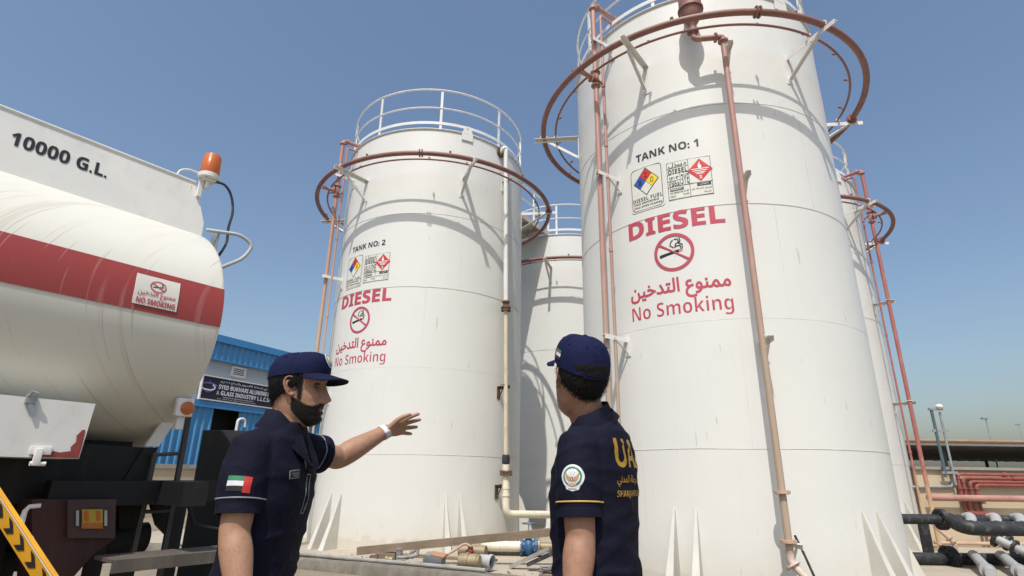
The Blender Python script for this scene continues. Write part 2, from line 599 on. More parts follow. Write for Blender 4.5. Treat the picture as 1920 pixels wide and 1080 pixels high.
def build_tank(root, k):
    X, Y = TANKS[k]
    n = 128
    sh = MB()
    zs = [T_BASE, .5, 1.0] + SEAMS + [7.4, 8.1, RIM]
    zs = sorted(zs)
    sh.rings([circ_pts(X, Y, TR + .0035 * math.sin(i * 2.1), z, n) for i, z in enumerate(zs)], cap=False)
    sh.build('shell', M_['tank'], root)
    rf = MB()
    rf.rings([circ_pts(X, Y, TR - .001, RIM - .004, 64), circ_pts(X, Y, 1.2, RIM + .16, 64), circ_pts(X, Y, .3, RIM + .26, 64)], cap=True)
    rf.build('roof', M_['tank'], root)
    cb = MB(); cb.tube(circ_pts(X, Y, TR + .012, RIM - .012, n), .02, 6, closed=True)
    cb.build('rim_angle', M_['tank'], root)
    for z in SEAMS:
        w = MB()
        pts = [Vector((X + (TR + .002) * math.cos(a), Y + (TR + .002) * math.sin(a), z + .006 * noise.noise(Vector((a * 3, z, 0))))) for a in np.linspace(0, 2 * PI, n, endpoint=False)]
        w.tube(pts, .0030, 5, closed=True)
        w.build('weld_seam', M_['seam'], root)
    for ci, (z0_, z1_) in enumerate(zip([T_BASE] + SEAMS, SEAMS + [RIM])):
        for q in range(4):
            th = 41 + 23 * ci + 90 * q + (7 * ci * q) % 19
            a = R_(th); w = MB(); p0 = Vector((X + (TR + .001) * math.cos(a), Y + (TR + .001) * math.sin(a), z0_)); w.cyl(p0, p0 + Vector((0, 0, z1_ - z0_)), .0016, n=5)
            w.build('vertical_seam', M_['seam'], root)
    # anchor fins: pairs of tapering upright wedges welded to the shell
    for q in range(6):
        for dth in (-3.6, 3.6):
            th = 235.2 + 60 * q + dth
            a = R_(th); rad = Vector((math.cos(a), math.sin(a), 0)); tan = Vector((-rad.y, rad.x, 0))
            c = Vector((X, Y, 0))
            f = MB()
            z1 = 1.03
            def P(r, t, z): return c + rad * r + tan * t + Vector((0, 0, z))
            f.add([P(TR - .01, -.01, z1), P(TR - .01, .01, z1), P(TR + .02, .01, z1), P(TR + .02, -.01, z1),
                   P(TR - .01, -.016, T_BASE), P(TR - .01, .016, T_BASE), P(TR + .36, .058, T_BASE), P(TR + .36, -.058, T_BASE)],
                  [(0, 3, 2, 1), (4, 5, 6, 7), (0, 1, 5, 4), (3, 7, 6, 2), (0, 4, 7, 3), (1, 2, 6, 5)])
            f.build('anchor_fin', M_['fin'], root, smooth=0)
    # railing
    rail = MB(); rail.tube(circ_pts(X, Y, TR - .03, 9.862, 96), .021, 8, closed=True)
    rl = rail.build('railing', M_['white'], root)
    mr = MB(); mr.tube(circ_pts(X, Y, TR - .03, 9.37, 96), .018, 8, closed=True); mr.build('mid_rail', M_['white'], rl)
    kp = MB()
    kp.rings([circ_pts(X, Y, TR - .02, 8.93, 96), circ_pts(X, Y, TR - .02, 9.0, 96), circ_pts(X, Y, TR - .026, 9.0, 96), circ_pts(X, Y, TR - .026, 8.93, 96)], closed=True)
    kp.build('toe_board', M_['white'], rl)
    for q in range(9):
        a = R_(241.4 + 40 * q - 3.2)
        rad = Vector((math.cos(a), math.sin(a), 0)); tan = Vector((-rad.y, rad.x, 0))
        p = MB(); c = Vector((X, Y, 0)) + rad * (TR - .035)
        p.box(c + Vector((0, 0, (RIM - .05 + 9.86) / 2)), (.055, .012, 9.86 - RIM + .05), (tan, rad, Vector((0, 0, 1))))
        p.box(c + rad * -.02 + Vector((0, 0, (RIM - .05 + 9.86) / 2)), (.01, .04, 9.86 - RIM + .05), (tan, rad, Vector((0, 0, 1))))
        p.build('post', M_['white'], rl, smooth=0)
    # lifting lugs on the rim
    for th in (114.4, 294.4):
        a = R_(th); rad = Vector((math.cos(a), math.sin(a), 0)); tan = Vector((-rad.y, rad.x, 0)); c = Vector((X, Y, 0)) + rad * (TR + .006)
        l = MB()
        out = [(-.13, 8.60), (.13, 8.60), (.13, 8.78), (.055, 8.97), (-.055, 8.97), (-.13, 8.78)]
        lo = [np.array(out), circle_loop(0, 8.90, .026, 14, cw=True)]
        V, T = fill(lo)
        for off, fl_ in ((0, False), (.022, True)):
            l.add([c + rad * off + tan * float(p[0]) + Vector((0, 0, float(p[1]))) for p in V], [tuple(t[::-1]) if fl_ else tuple(t) for t in T])
        for poly in lo:
            m = len(poly)
            l.add([c + rad * off + tan * float(p[0]) + Vector((0, 0, float(p[1]))) for off in (0, .022) for p in poly], [(i, (i + 1) % m, (i + 1) % m + m, i + m) for i in range(m)])
        l.build('lifting_lug', M_['tank'], root, smooth=0)
    # cooling rings on bracket arms
    cr = MB(); cr.tube(circ_pts(X, Y, RING_R, RING_Z, 128), .05, 12, closed=True)
    ring = cr.build('cooling_ring', M_['ringred'], root)
    for th in (262.5 + 8.5, 82, 172, 352):
        a = R_(th); c = pol(k, th, RING_R, RING_Z); d = Vector((-math.sin(a), math.cos(a), 0))
        fg = MB()
        for e in (-.026, .026): fg.flange(c + d * e, d, .088, .016, 4, 16)
        fg.build('coupling', M_['ringred'], ring)
    sp = MB(); sp.tube(circ_pts(X, Y, SPRAY_R, RING_Z + .005, 128), .019, 8, closed=True)
    spr = sp.build('spray_ring', M_['ringred'], root)
    for q in range(20):
        th = 18 * q + 4
        if 245 < th < 262: continue
        a = R_(th); rad = Vector((math.cos(a), math.sin(a), 0))
        nz = MB(); c = pol(k, th, SPRAY_R, RING_Z)
        nz.cyl(c, c - rad * .03 + Vector((0, 0, .055)), .012, n=8)
        nz.loft([(c - rad * .03 + Vector((0, 0, .055)), .014), (c - rad * .06 + Vector((0, 0, .075)), .026), (c - rad * .085 + Vector((0, 0, .085)), .012)], 8)
        nz.build('spray_nozzle', M_['ringred'], spr)
        if q % 2:
            nz = MB(); c = pol(k, th + 9, RING_R, RING_Z)
            nz.cyl(c, c + Vector((0, 0, .09)), .016, n=8); nz.cyl(c + Vector((0, 0, .075)), c + Vector((0, 0, .1)), .026, n=6)
            nz.build('spray_nozzle', M_['ringred'], ring)
    for q in range(6):
        th = 232.6 + 60 * q
        a = R_(th); rad = Vector((math.cos(a), math.sin(a), 0)); tan = Vector((-rad.y, rad.x, 0)); ax = (rad, tan, Vector((0, 0, 1)))
        c = Vector((X, Y, 0)); b = MB()
        z = RING_Z - .05
        # arm: an angle section, its web upright
        b.box(c + rad * (TR + .43) + Vector((0, 0, z - .035)), (.86, .008, .07), ax)
        b.box(c + rad * (TR + .43) + tan * .036 + Vector((0, 0, z - .005)), (.86, .066, .008), ax)
        # pad plate and strut
        b.box(c + rad * (TR + .008) + Vector((0, 0, z - .26)), (.012, .11, .50), ax)
        p0, p1 = c + rad * (TR + .02) + tan * -.01 + Vector((0, 0, z - .44)), c + rad * (TR + .60) + tan * -.01 + Vector((0, 0, z - .06))
        d = (p1 - p0).normalized()
        b.box((p0 + p1) / 2, ((p1 - p0).length, .05, .007), (d, tan, d.cross(tan)))
        b.box((p0 + p1) / 2 + tan * .024, ((p1 - p0).length, .007, .05), (d, tan, d.cross(tan)))
        # U-bolt over the ring
        for r_, rr in ((RING_R, .06), (SPRAY_R, .028)):
            u = [c + rad * (r_ + math.cos(t) * rr) + Vector((0, 0, RING_Z + math.sin(t) * rr)) for t in np.linspace(-.6, PI + .6, 9)]
            b.tube(u, .008, 6)
        b.build('ring_bracket', M_['white'], root, smooth=0)

M_['seam'] = paint('weld bead paint', (.60, .585, .53), .6, .3, 6)
M_['fin'] = paint('cream anchor paint', (.58, .565, .51), .5, .08, 4, (.45, .33, .2), .3, (6, 6, 1.5))
build_tank(T1, 1)
def tank_copy(k, sxy, sz, rot, label):
    t = copy_tree(T1)
    t.location = (*TANKS[k], T_BASE)
    t.scale = (sxy, sxy, sz)
    t.rotation_euler = (0, 0, R_(rot))
    t['label'] = label
    return t
T2 = tank_copy(2, 1.022, 1.0037, 0, 'white tank lettered TANK NO: 2 with a cream pipe down its right side')
T3 = tank_copy(3, 1.020, 1.002, 20, 'white tank standing behind in the gap between TANK NO: 2 and TANK NO: 1')
T4 = tank_copy(4, 1.0205, 1.0, 0, 'white tank mostly hidden behind TANK NO: 1, beside the beige wall')

# ------------------------------------------------------------------ lettering and placards on tanks 1 and 2
def flame_loops(cx, cy, h):
    pts = [(-.05, 0), (.05, 0), (.16, .06), (.22, .2), (.2, .36), (.12, .5), (.13, .34), (.05, .5), (.06, .72), (-.02, 1), (-.06, .78), (-.16, .6), (-.2, .44), (-.12, .5), (-.14, .62), (-.24, .34), (-.22, .16), (-.15, .05)]
    return [np.array([(cx + x * h, cy + y * h) for x, y in pts])]

def signage(root, k, num, sxy):
    X, Y = TANKS[k]; R = TR * sxy
    TH0 = 238.5
    pl = drum_place(X, Y, R, TH0)
    U = lambda th: R_(th - TH0) * R
    g = .05
    T = lambda s, box, bold=True, fat=0: fit_loops(glyph_loops(s, bold, fat), box)
    def D(name, layers):
        V, F, MI, mats = [], [], [], []
        o = decal(name, layers, pl, None, g)
        # into the tank's own (possibly scaled) space
        me = o.data
        co = np.empty(len(me.vertices) * 3); me.vertices.foreach_get('co', co); co = co.reshape(-1, 3)
        co = (co - np.array(root.location)) / np.array(root.scale)
        me.vertices.foreach_set('co', co.ravel())
        o.parent = root
        return o
    D('number_lettering', [(T('TANK NO: %d' % num, (U(225.9), 6.005, U(251.2), 6.135), True, .004), M_['letter'], .004)])
    D('diesel_lettering', [(T('DIESEL', (U(220.4), 4.752, U(257.7), 5.035), True, .012), M_['redletter'], .004)])
    D('no_smoking_lettering', [(T('No Smoking', (U(219.9), 3.437, U(257.2), 3.713), True, -.014), M_['redletter'], .004)])
    D('arabic_lettering', [(T(AR_NO_SMOKING, (U(219.7), 3.715, U(257.2), 4.035), False, .026), M_['redletter'], .004)])
    # no smoking symbol
    cy, rr = 4.412, .283
    bar = [np.array([(rr * .9 * math.cos(a) , cy + rr * .9 * math.sin(a)) for a in (R_(141), R_(149), R_(-39), R_(-31))])]
    bar = [np.array([p for p in bar[0]])]
    smoke = [(.105, .045), (.10, .09), (.055, .10), (.075, .055), (.02, .06), (.03, .115), (.075, .14), (.06, .185), (.01, .19)]
    smoke2 = [(.125, .045), (.125, .105), (.08, .12), (.10, .16), (.09, .205)]
    smoke3 = [(.0, .07), (-.045, .11), (-.03, .16), (-.005, .185)]
    smk = []
    for s_ in (smoke2, [(.105, .04), (.1, .085), (.045, .09), (.02, .07), (.035, .12), (.08, .145), (.065, .19), (.02, .195)], smoke3):
        smk += stroke_loops([(x, cy + y - .005) for x, y in s_], .014)
    cig = [np.array([(-.20, cy - .065), (.08, cy - .012), (.073, cy + .03), (-.205, cy - .02)])]
    tip = [np.array([(.088, cy - .01), (.102, cy - .008), (.095, cy + .033), (.081, cy + .031)]), np.array([(.112, cy - .006), (.126, cy - .004), (.119, cy + .037), (.105, cy + .035)])]
    D('no_smoking_symbol', [(cig + smk, M_['black'], .004), (tip, M_['redletter'], .004),
      ([circle_loop(0, cy, rr, 64), circle_loop(0, cy, rr * .845, 64, cw=True)] + bar, M_['redletter'], .007)])
    # left placard: fire diamond
    x0, x1, y0, y1 = U(222.5), U(236.9), 5.165, 5.905
    cx = (x0 + x1) / 2; dy = y0 + .475; h = .222; w = h * .88
    q = lambda a, b: [np.array([(cx + w * (sx_ ), dy + h * sy_) for sx_, sy_ in a])]
    dia = lambda ox, oy, s: [np.array([(cx + w * (ox), dy + h * (oy - s)), (cx + w * (ox + s), dy + h * oy), (cx + w * ox, dy + h * (oy + s)), (cx + w * (ox - s), dy + h * oy)])]
    L = [([round_rect(x0, y0, x1, y1, .05)], M_['plate'], .004),
         ([round_rect(x0 + .02, y0 + .02, x1 - .02, y1 - .02, .06), round_rect(x0 + .028, y0 + .028, x1 - .028, y1 - .028, .054, cw=True)], M_['letter'], .007),
         (dia(0, 0, 1.06), M_['letter'], .007),
         (dia(0, .5, .48), M_['sred'], .010), (dia(-.5, 0, .48), M_['sblue'], .010), (dia(.5, 0, .48), M_['syellow'], .010), (dia(0, -.5, .48), M_['plate'], .010)]
    for ch, ox, oy in (('2', 0, .5), ('1', -.5, 0), ('0', .5, 0)):
        L.append((fit_loops(glyph_loops(ch, False, .01), (cx + w * ox - .026, dy + h * oy - .045, cx + w * ox + .026, dy + h * oy + .045)), M_['letter'], .013))
    L.append((T('DIESEL FUEL', (x0 + .04, y0 + .163, x1 - .03, y0 + .222), True, -.01), M_['letter'], .007))
    L.append((T('NO SMOKING', (x0 + .085, y0 + .115, x1 - .09, y0 + .145), True, .0), M_['letter'], .007))
    L.append((T('NO OPEN FLAMES', (x0 + .085, y0 + .06, x1 - .045, y0 + .09), True, .0), M_['letter'], .007))
    for yy in (.075, .13):
        L.append(([circle_loop(x0 + .062, y0 + yy, .017, 14), circle_loop(x0 + .062, y0 + yy, .011, 14, cw=True)], M_['sred'], .007))
    D('fire_diamond_placard', L)
    # right placard: hazard panel
    x0, x1, y0, y1 = U(238.35), U(254.9), 5.215, 5.83
    wd, ht = x1 - x0, y1 - y0
    px = lambda f: x0 + wd * f
    py = lambda f: y0 + ht * f
    line = lambda a, b, c, d, t=.006: [rect_loop(min(px(a), px(c)) - (t / 2 if a == c else 0), min(py(b), py(d)) - (t / 2 if b == d else 0), max(px(a), px(c)) + (t / 2 if a == c else 0), max(py(b), py(d)) + (t / 2 if b == d else 0))]
    L = [([rect_loop(x0, y0, x1, y1)], M_['plate'], .004)]
    lines = [rect_loop(x0 + .004, y0 + .004, x1 - .004, y1 - .004), rect_loop(x0 + .010, y0 + .010, x1 - .010, y1 - .010, cw=True)]
    L.append((lines, M_['letter'], .007))
    gl = line(.5, 0, .5, 1) + line(0, .33, 1, .33, .010) + line(0, .83, .5, .83) + line(0, .66, .5, .66) + line(.30, .33, .30, .64) + line(0, .49, .3, .49)
    L.append((gl, M_['letter'], .008))
    L.append((T('DIESEL', (px(.04), py(.67), px(.48), py(.80)), True, 0), M_['letter'], .009))
    L.append((T(AR('\uFEA9\uFEF3\uFEF0\uFEB0\uFEDD'.replace('\uFEF0', '\uFEF4')), (px(.05), py(.84), px(.46), py(.97)), False, .008), M_['letter'], .009))
    L.append((T('3YE', (px(.32), py(.36), px(.49), py(.62)), True, -.02), M_['letter'], .009))
    L.append((T('1202', (px(.03), py(.345), px(.28), py(.43)), True, 0), M_['letter'], .009))
    L.append((T('\u0661\u0662\u0660\u0662', (px(.05), py(.52), px(.27), py(.60)), False, .02), M_['letter'], .009))
    L.append((T('UN NO', (px(.04), py(.445), px(.2), py(.475)), True, 0), M_['letter'], .009))
    cx, cy, h = px(.75), py(.655), ht * .30
    L.append(([np.array([(cx, cy - h), (cx + h * .95, cy), (cx, cy + h), (cx - h * .95, cy)])], M_['sred'], .007))
    L.append((flame_loops(cx, cy + h * .14, h * .62), M_['swhite'], .010))
    for k_, (hw, yy) in enumerate(((.72, .06), (.6, -.09), (.42, -.24), (.3, -.36))):
        L.append(([rect_loop(cx - h * hw * .9, cy + h * yy, cx + h * hw * .9, cy + h * (yy + .07))], M_['swhite'], .010))
    L.append((fit_loops(glyph_loops('3', True), (cx - .02, cy - h * .78, cx + .02, cy - h * .48)), M_['swhite'], .010))
    L.append(([rect_loop(px(.05), py(.22), px(.36), py(.29))], M_['letter'], .008))
    L.append((T('EMERGENCY', (px(.07), py(.235), px(.34), py(.275)), True, 0), M_['swhite'], .011))
    L.append((T('FUEL BROKEN FIRE TEL 997', (px(.05), py(.15), px(.47), py(.19)), True, 0), M_['letter'], .008))
    L.append((T('POLICE', (px(.05), py(.06), px(.17), py(.10)), True, 0), M_['letter'], .008)); L.append((T('TEL 999', (px(.34), py(.07), px(.47), py(.11)), True, 0), M_['letter'], .008))
    L.append(([rect_loop(px(.66), py(.24), px(.96), py(.315))], M_['letter'], .008))
    L.append((T(AR('\uFE8D\uFEDF\uFEC4\uFEEE\uFE8D\uFEAD\uFEF1'), (px(.72), py(.248), px(.9), py(.305)), False, 0), M_['swhite'], .011))
    L.append((T(AR('\uFE8D\uFEDF\uFEA4\uFEAE\uFEF3\uFED6', '\uFE8D\uFEDF\uFEB8\uFEAE\uFEC3\uFE94', '\uFEAD\uFED7\uFEE2'), (px(.53), py(.14), px(.97), py(.20)), False, .006), M_['letter'], .008))
    L.append((T(AR('\uFE8D\uFEDF\uFEB8\uFEAE\uFEC3\uFE94'), (px(.8), py(.05), px(.95), py(.1)), False, .006), M_['letter'], .008))
    D('hazard_placard', L)
signage(T1, 1, 1, 1.0)
signage(T2, 2, 2, 1.022)
# ================================================================== risers
Z3 = Vector((0, 0, 1))
def radial(th):
    a = R_(th); return Vector((math.cos(a), math.sin(a), 0))
def clamp(name, mat, k, th, r0, z, parent):
    """arm from the shell out to a riser, pad plate and strut, U-bolt"""
    rad = radial(th); tan = Vector((-rad.y, rad.x, 0)); ax = (rad, tan, Z3)
    c = Vector((*TANKS[k], 0)); b = MB(); R = TR if k == 1 else TR * 1.021
    b.box(c + rad * (R + (r0 - R) / 2 + .05) + tan * .06 + Z3 * z, (r0 - R + .12, .06, .007), ax)
    b.box(c + rad * (R + (r0 - R) / 2 + .05) + tan * .09 + Z3 * (z - .03), (r0 - R + .12, .007, .06), ax)
    b.box(c + rad * (R + .008) + tan * .08 + Z3 * (z - .13), (.012, .09, .26), ax)
    p0, p1 = c + rad * (R + .02) + tan * .085 + Z3 * (z - .22), c + rad * (r0 - .06) + tan * .085 + Z3 * (z - .02)
    d = (p1 - p0).normalized()
    b.box((p0 + p1) / 2, ((p1 - p0).length, .03, .006), (d, tan, d.cross(tan)))
    u = [c + rad * (r0 + math.sin(t) * .052) + tan * (-math.cos(t) * .052 + .0) + Z3 * (z + .012) for t in np.linspace(-.5, PI + .5, 9)]
    b.tube(u, .007, 6)
    return b.build(name, mat, parent, smooth=0)

def two_tone(name, top, low, z, span=1.2):
    t = NT(name)
    v = t.coord((3, 3, 1.5)); f = t.noise(v, 2.5, 5)
    tc = t.node('ShaderNodeNewGeometry'); sx = t.node('ShaderNodeSeparateXYZ')
    t.link(tc.outputs['Position'], sx.inputs[0])
    m = t.node('ShaderNodeMath', operation='MULTIPLY_ADD'); t.link(f, m.inputs[0]); m.inputs[1].default_value = 2.0; t.link(sx.outputs[2], m.inputs[2])
    mr = t.node('ShaderNodeMapRange'); t.link(m.outputs[0], mr.inputs[0]); mr.inputs[1].default_value = z; mr.inputs[2].default_value = z + span
    c = t.mix(mr.outputs[0], low, top)
    c = t.mix(t.ramp(t.noise(t.coord((5, 5, 2)), 2, 6), [(.5, 0), (.8, .35)]), c, (.55, .42, .33))
    t.link(c, t.b.inputs['Base Color']); t.b.inputs['Roughness'].default_value = .55
    return t.m
M_['riser'] = two_tone('weathered riser paint', (.40, .215, .175), (.40, .305, .22), 3.6, 2.0)
M_['riser_far'] = two_tone('weathered far riser paint', (.40, .20, .16), (.47, .34, .235), 5.2, 3.0)
M_['riser_dark'] = two_tone('dark faded riser paint', (.36, .12, .10), (.55, .37, .22), 2.0, .8)

def riser_pair(k, th, ths, mat, topmat, z_top, zt2, sup, tee_z, label, label2, ring_r):
    c0 = Vector((*TANKS[k], 0)); R = TR if k == 1 else TR * 1.021
    rad = radial(th); r = R + .35; p = lambda z: c0 + rad * r + Z3 * z
    root = empty('riser_pipe', p(T_BASE), label, 'riser pipe', 'pink water risers beside the tanks')
    b = MB(); b.pipe([p(T_BASE), p(z_top), c0 + rad * (R - .9) + Z3 * z_top, c0 + rad * (R - 1.1) + Z3 * (RIM + .1)], .042, 12, bend=.07)
    pipe = b.build('pipe', mat, root)
    b = MB(); b.flange(p(T_BASE + .02), Z3, .11, .03); b.build('base_flange', mat, root)
    b = MB(); b.flange(p(z_top - .07), Z3, .07, .05, 0); b.flange(p(z_top) - rad * .09, rad, .07, .05, 0); b.build('elbow', topmat, root)
    b = MB(); b.flange(p(tee_z + .13), Z3, .085, .02, 4); b.flange(p(tee_z - .13), Z3, .08, .02, 4); b.cyl(p(tee_z - .15), p(tee_z + .12), .058)
    b.cyl(p(tee_z), c0 + rad * ring_r + Z3 * tee_z, .04)
    b.flange(c0 + rad * (r + .09) + Z3 * tee_z, rad, .085, .02, 4); b.build('tee_branch', topmat, root)
    for z in sup: clamp('clamp_bracket', M_['white'], k, th, r, z, root)
    rad2 = radial(ths); r2 = R + .25; p2 = lambda z: c0 + rad2 * r2 + Z3 * z
    root2 = empty('riser_pipe', p2(T_BASE), label2, 'riser pipe', 'pink water risers beside the tanks')
    b = MB(); b.pipe([p2(T_BASE), p2(zt2), c0 + rad2 * (R - .9) + Z3 * zt2, c0 + rad2 * (R - 1.1) + Z3 * (RIM + .1)], .022, 10, bend=.05)
    b.build('pipe', mat, root2)
    b = MB(); b.cyl(p2(tee_z - .16), p2(tee_z - .06), .034); b.cyl(p2(tee_z - .11), c0 + rad2 * SPRAY_R + Z3 * (tee_z - .05), .02); b.build('tee_branch', topmat, root2)
    b = MB()
    for z in (2.0, 4.6, 6.4): b.cyl(p2(z - .03), p2(z + .03), .031)
    b.build('socket_joint', mat, root2)
    return root, root2
riser_pair(1, 214.9, 216.6, M_['riser'], M_['pink'], 9.22, 8.98, (8.42, 5.87, 3.28), 7.66,
           'thick pink riser up the left side of TANK NO: 1', 'thin pink riser alongside the thick one at the left of TANK NO: 1', RING_R)
riser_pair(2, 214.9, 216.9, M_['riser_far'], M_['pink'], 8.95, 8.74, (8.0, 5.5, 3.0), 7.60,
           'thick pink and tan riser up the left side of TANK NO: 2', 'thin tan riser between the thick one and TANK NO: 2', RING_R * 1.022)
riser_pair(4, 308.0, 302.5, M_['riser_dark'], M_['pink'], 8.93, 8.72, (7.95, 5.45, 3.09), 7.62,
           'thick dark pink riser in front of the beige wall, beside the hidden tank', 'thin dark pink riser just left of the thick one near the beige wall', RING_R * 1.02)

# foam line down the front of tank 1
c1 = Vector((*TANKS[1], 0))
thf = 262.6; rf_ = TR + .3
pf = lambda z: c1 + radial(thf) * rf_ + Z3 * z
fo = empty('foam_line', (pf(T_BASE).x, pf(T_BASE).y, T_BASE), 'straight pink foam pipe down the front of TANK NO: 1, tan at its foot', 'foam pipe')
ch = c1 + radial(253) * (TR + .33)
b = MB(); b.tube([pf(z) for z in (.62, 2, 4, 6, 7.58)], .041, 14); b.build('pipe', M_['riser'], fo)
b = MB(); b.pipe([pf(7.55), pf(7.64), ch + Z3 * 7.64, ch + Z3 * 7.80], .043, 12, bend=.06)
b.flange(pf(7.56), Z3, .075, .025, 4); b.flange(pf(7.64) + (ch - pf(0)).normalized() * .10, ch + Z3 * 7.64 - pf(7.64), .075, .03, 4)
b.build('elbow', M_['pink'], fo)
for z in (1.25, .74):
    b = MB(); b.flange(pf(z), Z3, .088, .03, 6); b.build('flange', M_['tan'], fo)
q0, q1 = pf(.68), pf(.52); foot = pf(0) + Vector((.20, -.22, T_BASE))
b = MB(); b.pipe([q0, q1, foot + Z3 * .16, foot], .04, 12, bend=.05)
b.flange(q1 + Vector((.01, -.01, -.02)), (foot - q1), .085, .022, 6); b.flange(foot + Z3 * .2, Z3, .085, .03, 6)
b.build('foot_bend', paint('chalky pipe paint', (.56, .45, .38), .6, .15, 5, (.22, .11, .07), .6, (12, 12, 6)), fo)
for z, t in ((7.5, 1), (5.33, 0), (3.05, 0), (.72, 0)): clamp('clamp_bracket', M_['white'], 1, thf + .6, rf_ - .02, z, fo)
fc = MB()
fc.lathe(ch + Z3 * 7.72, [(0, .05), (.05, .05), (.051, .085), (.10, .085), (.101, .055), (.17, .06), (.26, .11), (.36, .15), (.44, .165)], 24)
fc.flange(ch + Z3 * 8.185, Z3, .19, .03, 10)
fc.lathe(ch + Z3 * 8.20, [(0, .17), (.28, .165), (.36, .12), (.40, .03)], 24)
fc.cyl(ch + Z3 * 8.36, c1 + radial(253) * (TR - .02) + Z3 * 8.36, .09)
fo2 = fc.build('foam_chamber', M_['ringred'], fo)
b = MB(); b.tube([pf(z) + radial(thf).cross(Z3) * .02 + Vector((-.06 + .0 * z, -.04, 0)) for z in (7.85, 8.0, 8.2)], .03, 8)
b2 = MB()
hp = [pf(.80) + Vector((.10, .05, 0)), pf(.62) + Vector((.15, .0, 0)), pf(.4) + Vector((.20, -.06, 0)), pf(.2) + Vector((.235, -.1, 0)), pf(T_BASE) + Vector((.24, -.12, 0))]
hz = b2.tube(hp, .014, 8).build('rubber_hose', M_['blackpipe'], None, loc=hp[-1])
tag(hz, 'short black hose hanging beside the foot of the front foam pipe', 'hose')

# cream product line down tank 2
c2 = Vector((*TANKS[2], 0)); R2 = TR * 1.022
def pw(z):
    off = .12 + (.30 - .12) * (8.7 - z) / 8.0
    return c2 + radial(320.4) * (R2 + off) + Z3 * z
wp = empty('product_pipe', (pw(.7).x, pw(.7).y, .09), 'cream product pipe with rusty flanges down the right side of TANK NO: 2', 'product pipe')
top = pw(8.70)
b = MB(); b.pipe([c2 + radial(318) * (R2 - .03) + Z3 * 8.62, c2 + radial(319) * (R2 + .10) + Z3 * 8.78, top + Z3 * .1, pw(8.4), pw(4.95)], .052, 14, bend=.09); b.build('upper_pipe', M_['white'], wp)
M_['rustcream'] = paint('rust run cream paint', (.60, .52, .39), .5, .12, 3, (.25, .13, .06), .75, (5, 5, 1.0), bump=.1)
b = MB(); b.tube([pw(4.9), pw(3.2), pw(1.9), pw(1.72)], .045, 14); b.build('lower_pipe', M_['rustcream'], wp)
b = MB(); b.flange(c2 + radial(318.6) * (R2 + .03) + Z3 * 8.68, radial(318.6), .12, .05, 6); b.build('nozzle_flange', M_['rust'], wp)
for zz in ((4.95, 4.82, 4.76), (1.47, 1.42)):
    b = MB()
    for z in zz: b.flange(pw(z), Z3, .085 if z > 4.9 else .105 if z > 4 else .125, .033, 0 if z > 4.9 else 8)
    b.cyl(pw(zz[-1]), pw(zz[0]), .06); b.build('flange', M_['rust'], wp)
b = MB(); b.lathe(pw(1.70) - Z3 * .09, [(0, .05), (.01, .072), (.05, .078), (.13, .078), (.17, .072), (.18, .05)], 16); b.build('rubber_joint', M_['blackpipe'], wp)
hz_ = pw(.70); end = Vector((1.35, 12.35, .66))
b = MB(); b.pipe([pw(1.60), pw(1.0), pw(.70) , end], .07, 16, bend=.2); b.cyl(pw(1.15), pw(1.20), .078); b.cyl(pw(1.02), pw(1.05), .082); b.build('bottom_bend', M_['cream'], wp)
for z in (7.95, 3.15, 1.22): clamp('clamp_bracket', M_['rust'] if z < 5 else M_['white'], 2, 319.6, R2 + .2, z, wp)
b = MB(); b.box(end + Vector((-.02, 0, -.29)), (.06, .06, .56)); b.box(end + Vector((-.02, 0, -.565)), (.16, .16, .012)); b.build('support_leg', M_['cream'], wp, smooth=0)

# catwalk between tanks 2 and 3
c3 = Vector((*TANKS[3], 0))
dv = (c3 - c2).normalized(); sv = Vector((dv.y, -dv.x, 0))
L = (c3 - c2).length; a0, a1 = R2 - .15, L - R2 + .15
cw = empty('catwalk', c2 + dv * (a0 + a1) / 2 + Z3 * 8.8, 'pale steel catwalk bridging the tops of TANK NO: 2 and the tank behind', 'catwalk')
mid = c2 + dv * (a0 + a1) / 2 - sv * .17
ax = (dv, sv, Z3)
b = MB(); b.box(mid + Z3 * 8.93, (a1 - a0, 1.5, .03), ax)
for e in (-.75, .75): b.box(mid + sv * e + Z3 * 8.87, (a1 - a0, .05, .16), ax)
for i in range(4): b.box(mid + dv * (-.9 + .6 * i) + Z3 * 8.86, (.05, 1.45, .09), ax)
b.build('deck', paint('walkway underside paint', (.50, .46, .38), .6, .15, 4, (.25, .18, .1), .5), cw, smooth=0)
for e in (-.74, .74):
    b = MB()
    for z in (9.45, 9.95): b.cyl(mid + sv * e + dv * (a0 - a1) / 2 + Z3 * z, mid + sv * e + dv * (a1 - a0) / 2 + Z3 * z, .022, n=8)
    for i in range(4): b.box(mid + sv * e + dv * ((a1 - a0) * (i / 3 - .5) * .98) + Z3 * 9.44, (.05, .05, 1.02), ax)
    b.build('handrail', M_['white'], cw)

# ================================================================== beige boundary wall, its pipes, the canopy
WY = 13.2
M_['beige'] = paint('beige rendered wall', (.52, .43, .30), .85, .08, 1.5, (.34, .27, .18), .4, (1.5, 1.5, 4), bump=.3, bscale=30, spec=.15)
M_['coping'] = paint('grey coping', (.30, .28, .25), .8, .15, 3)
zt = at(1800, 881, WY).z; zb = .0
wl_ = empty('boundary_wall', (16, WY, 0), 'beige rendered boundary wall carrying red fire pipes, right of the tanks', 'wall')
b = MB(); b.box((20.525, WY + .1, zt / 2), (22.95, .2, zt)); b.build('wall', M_['beige'], wl_, smooth=0)
b = MB(); b.box((20.525, WY + .08, zt + .03), (23.0, .30, .06)); b.build('coping', M_['coping'], wl_, smooth=0)
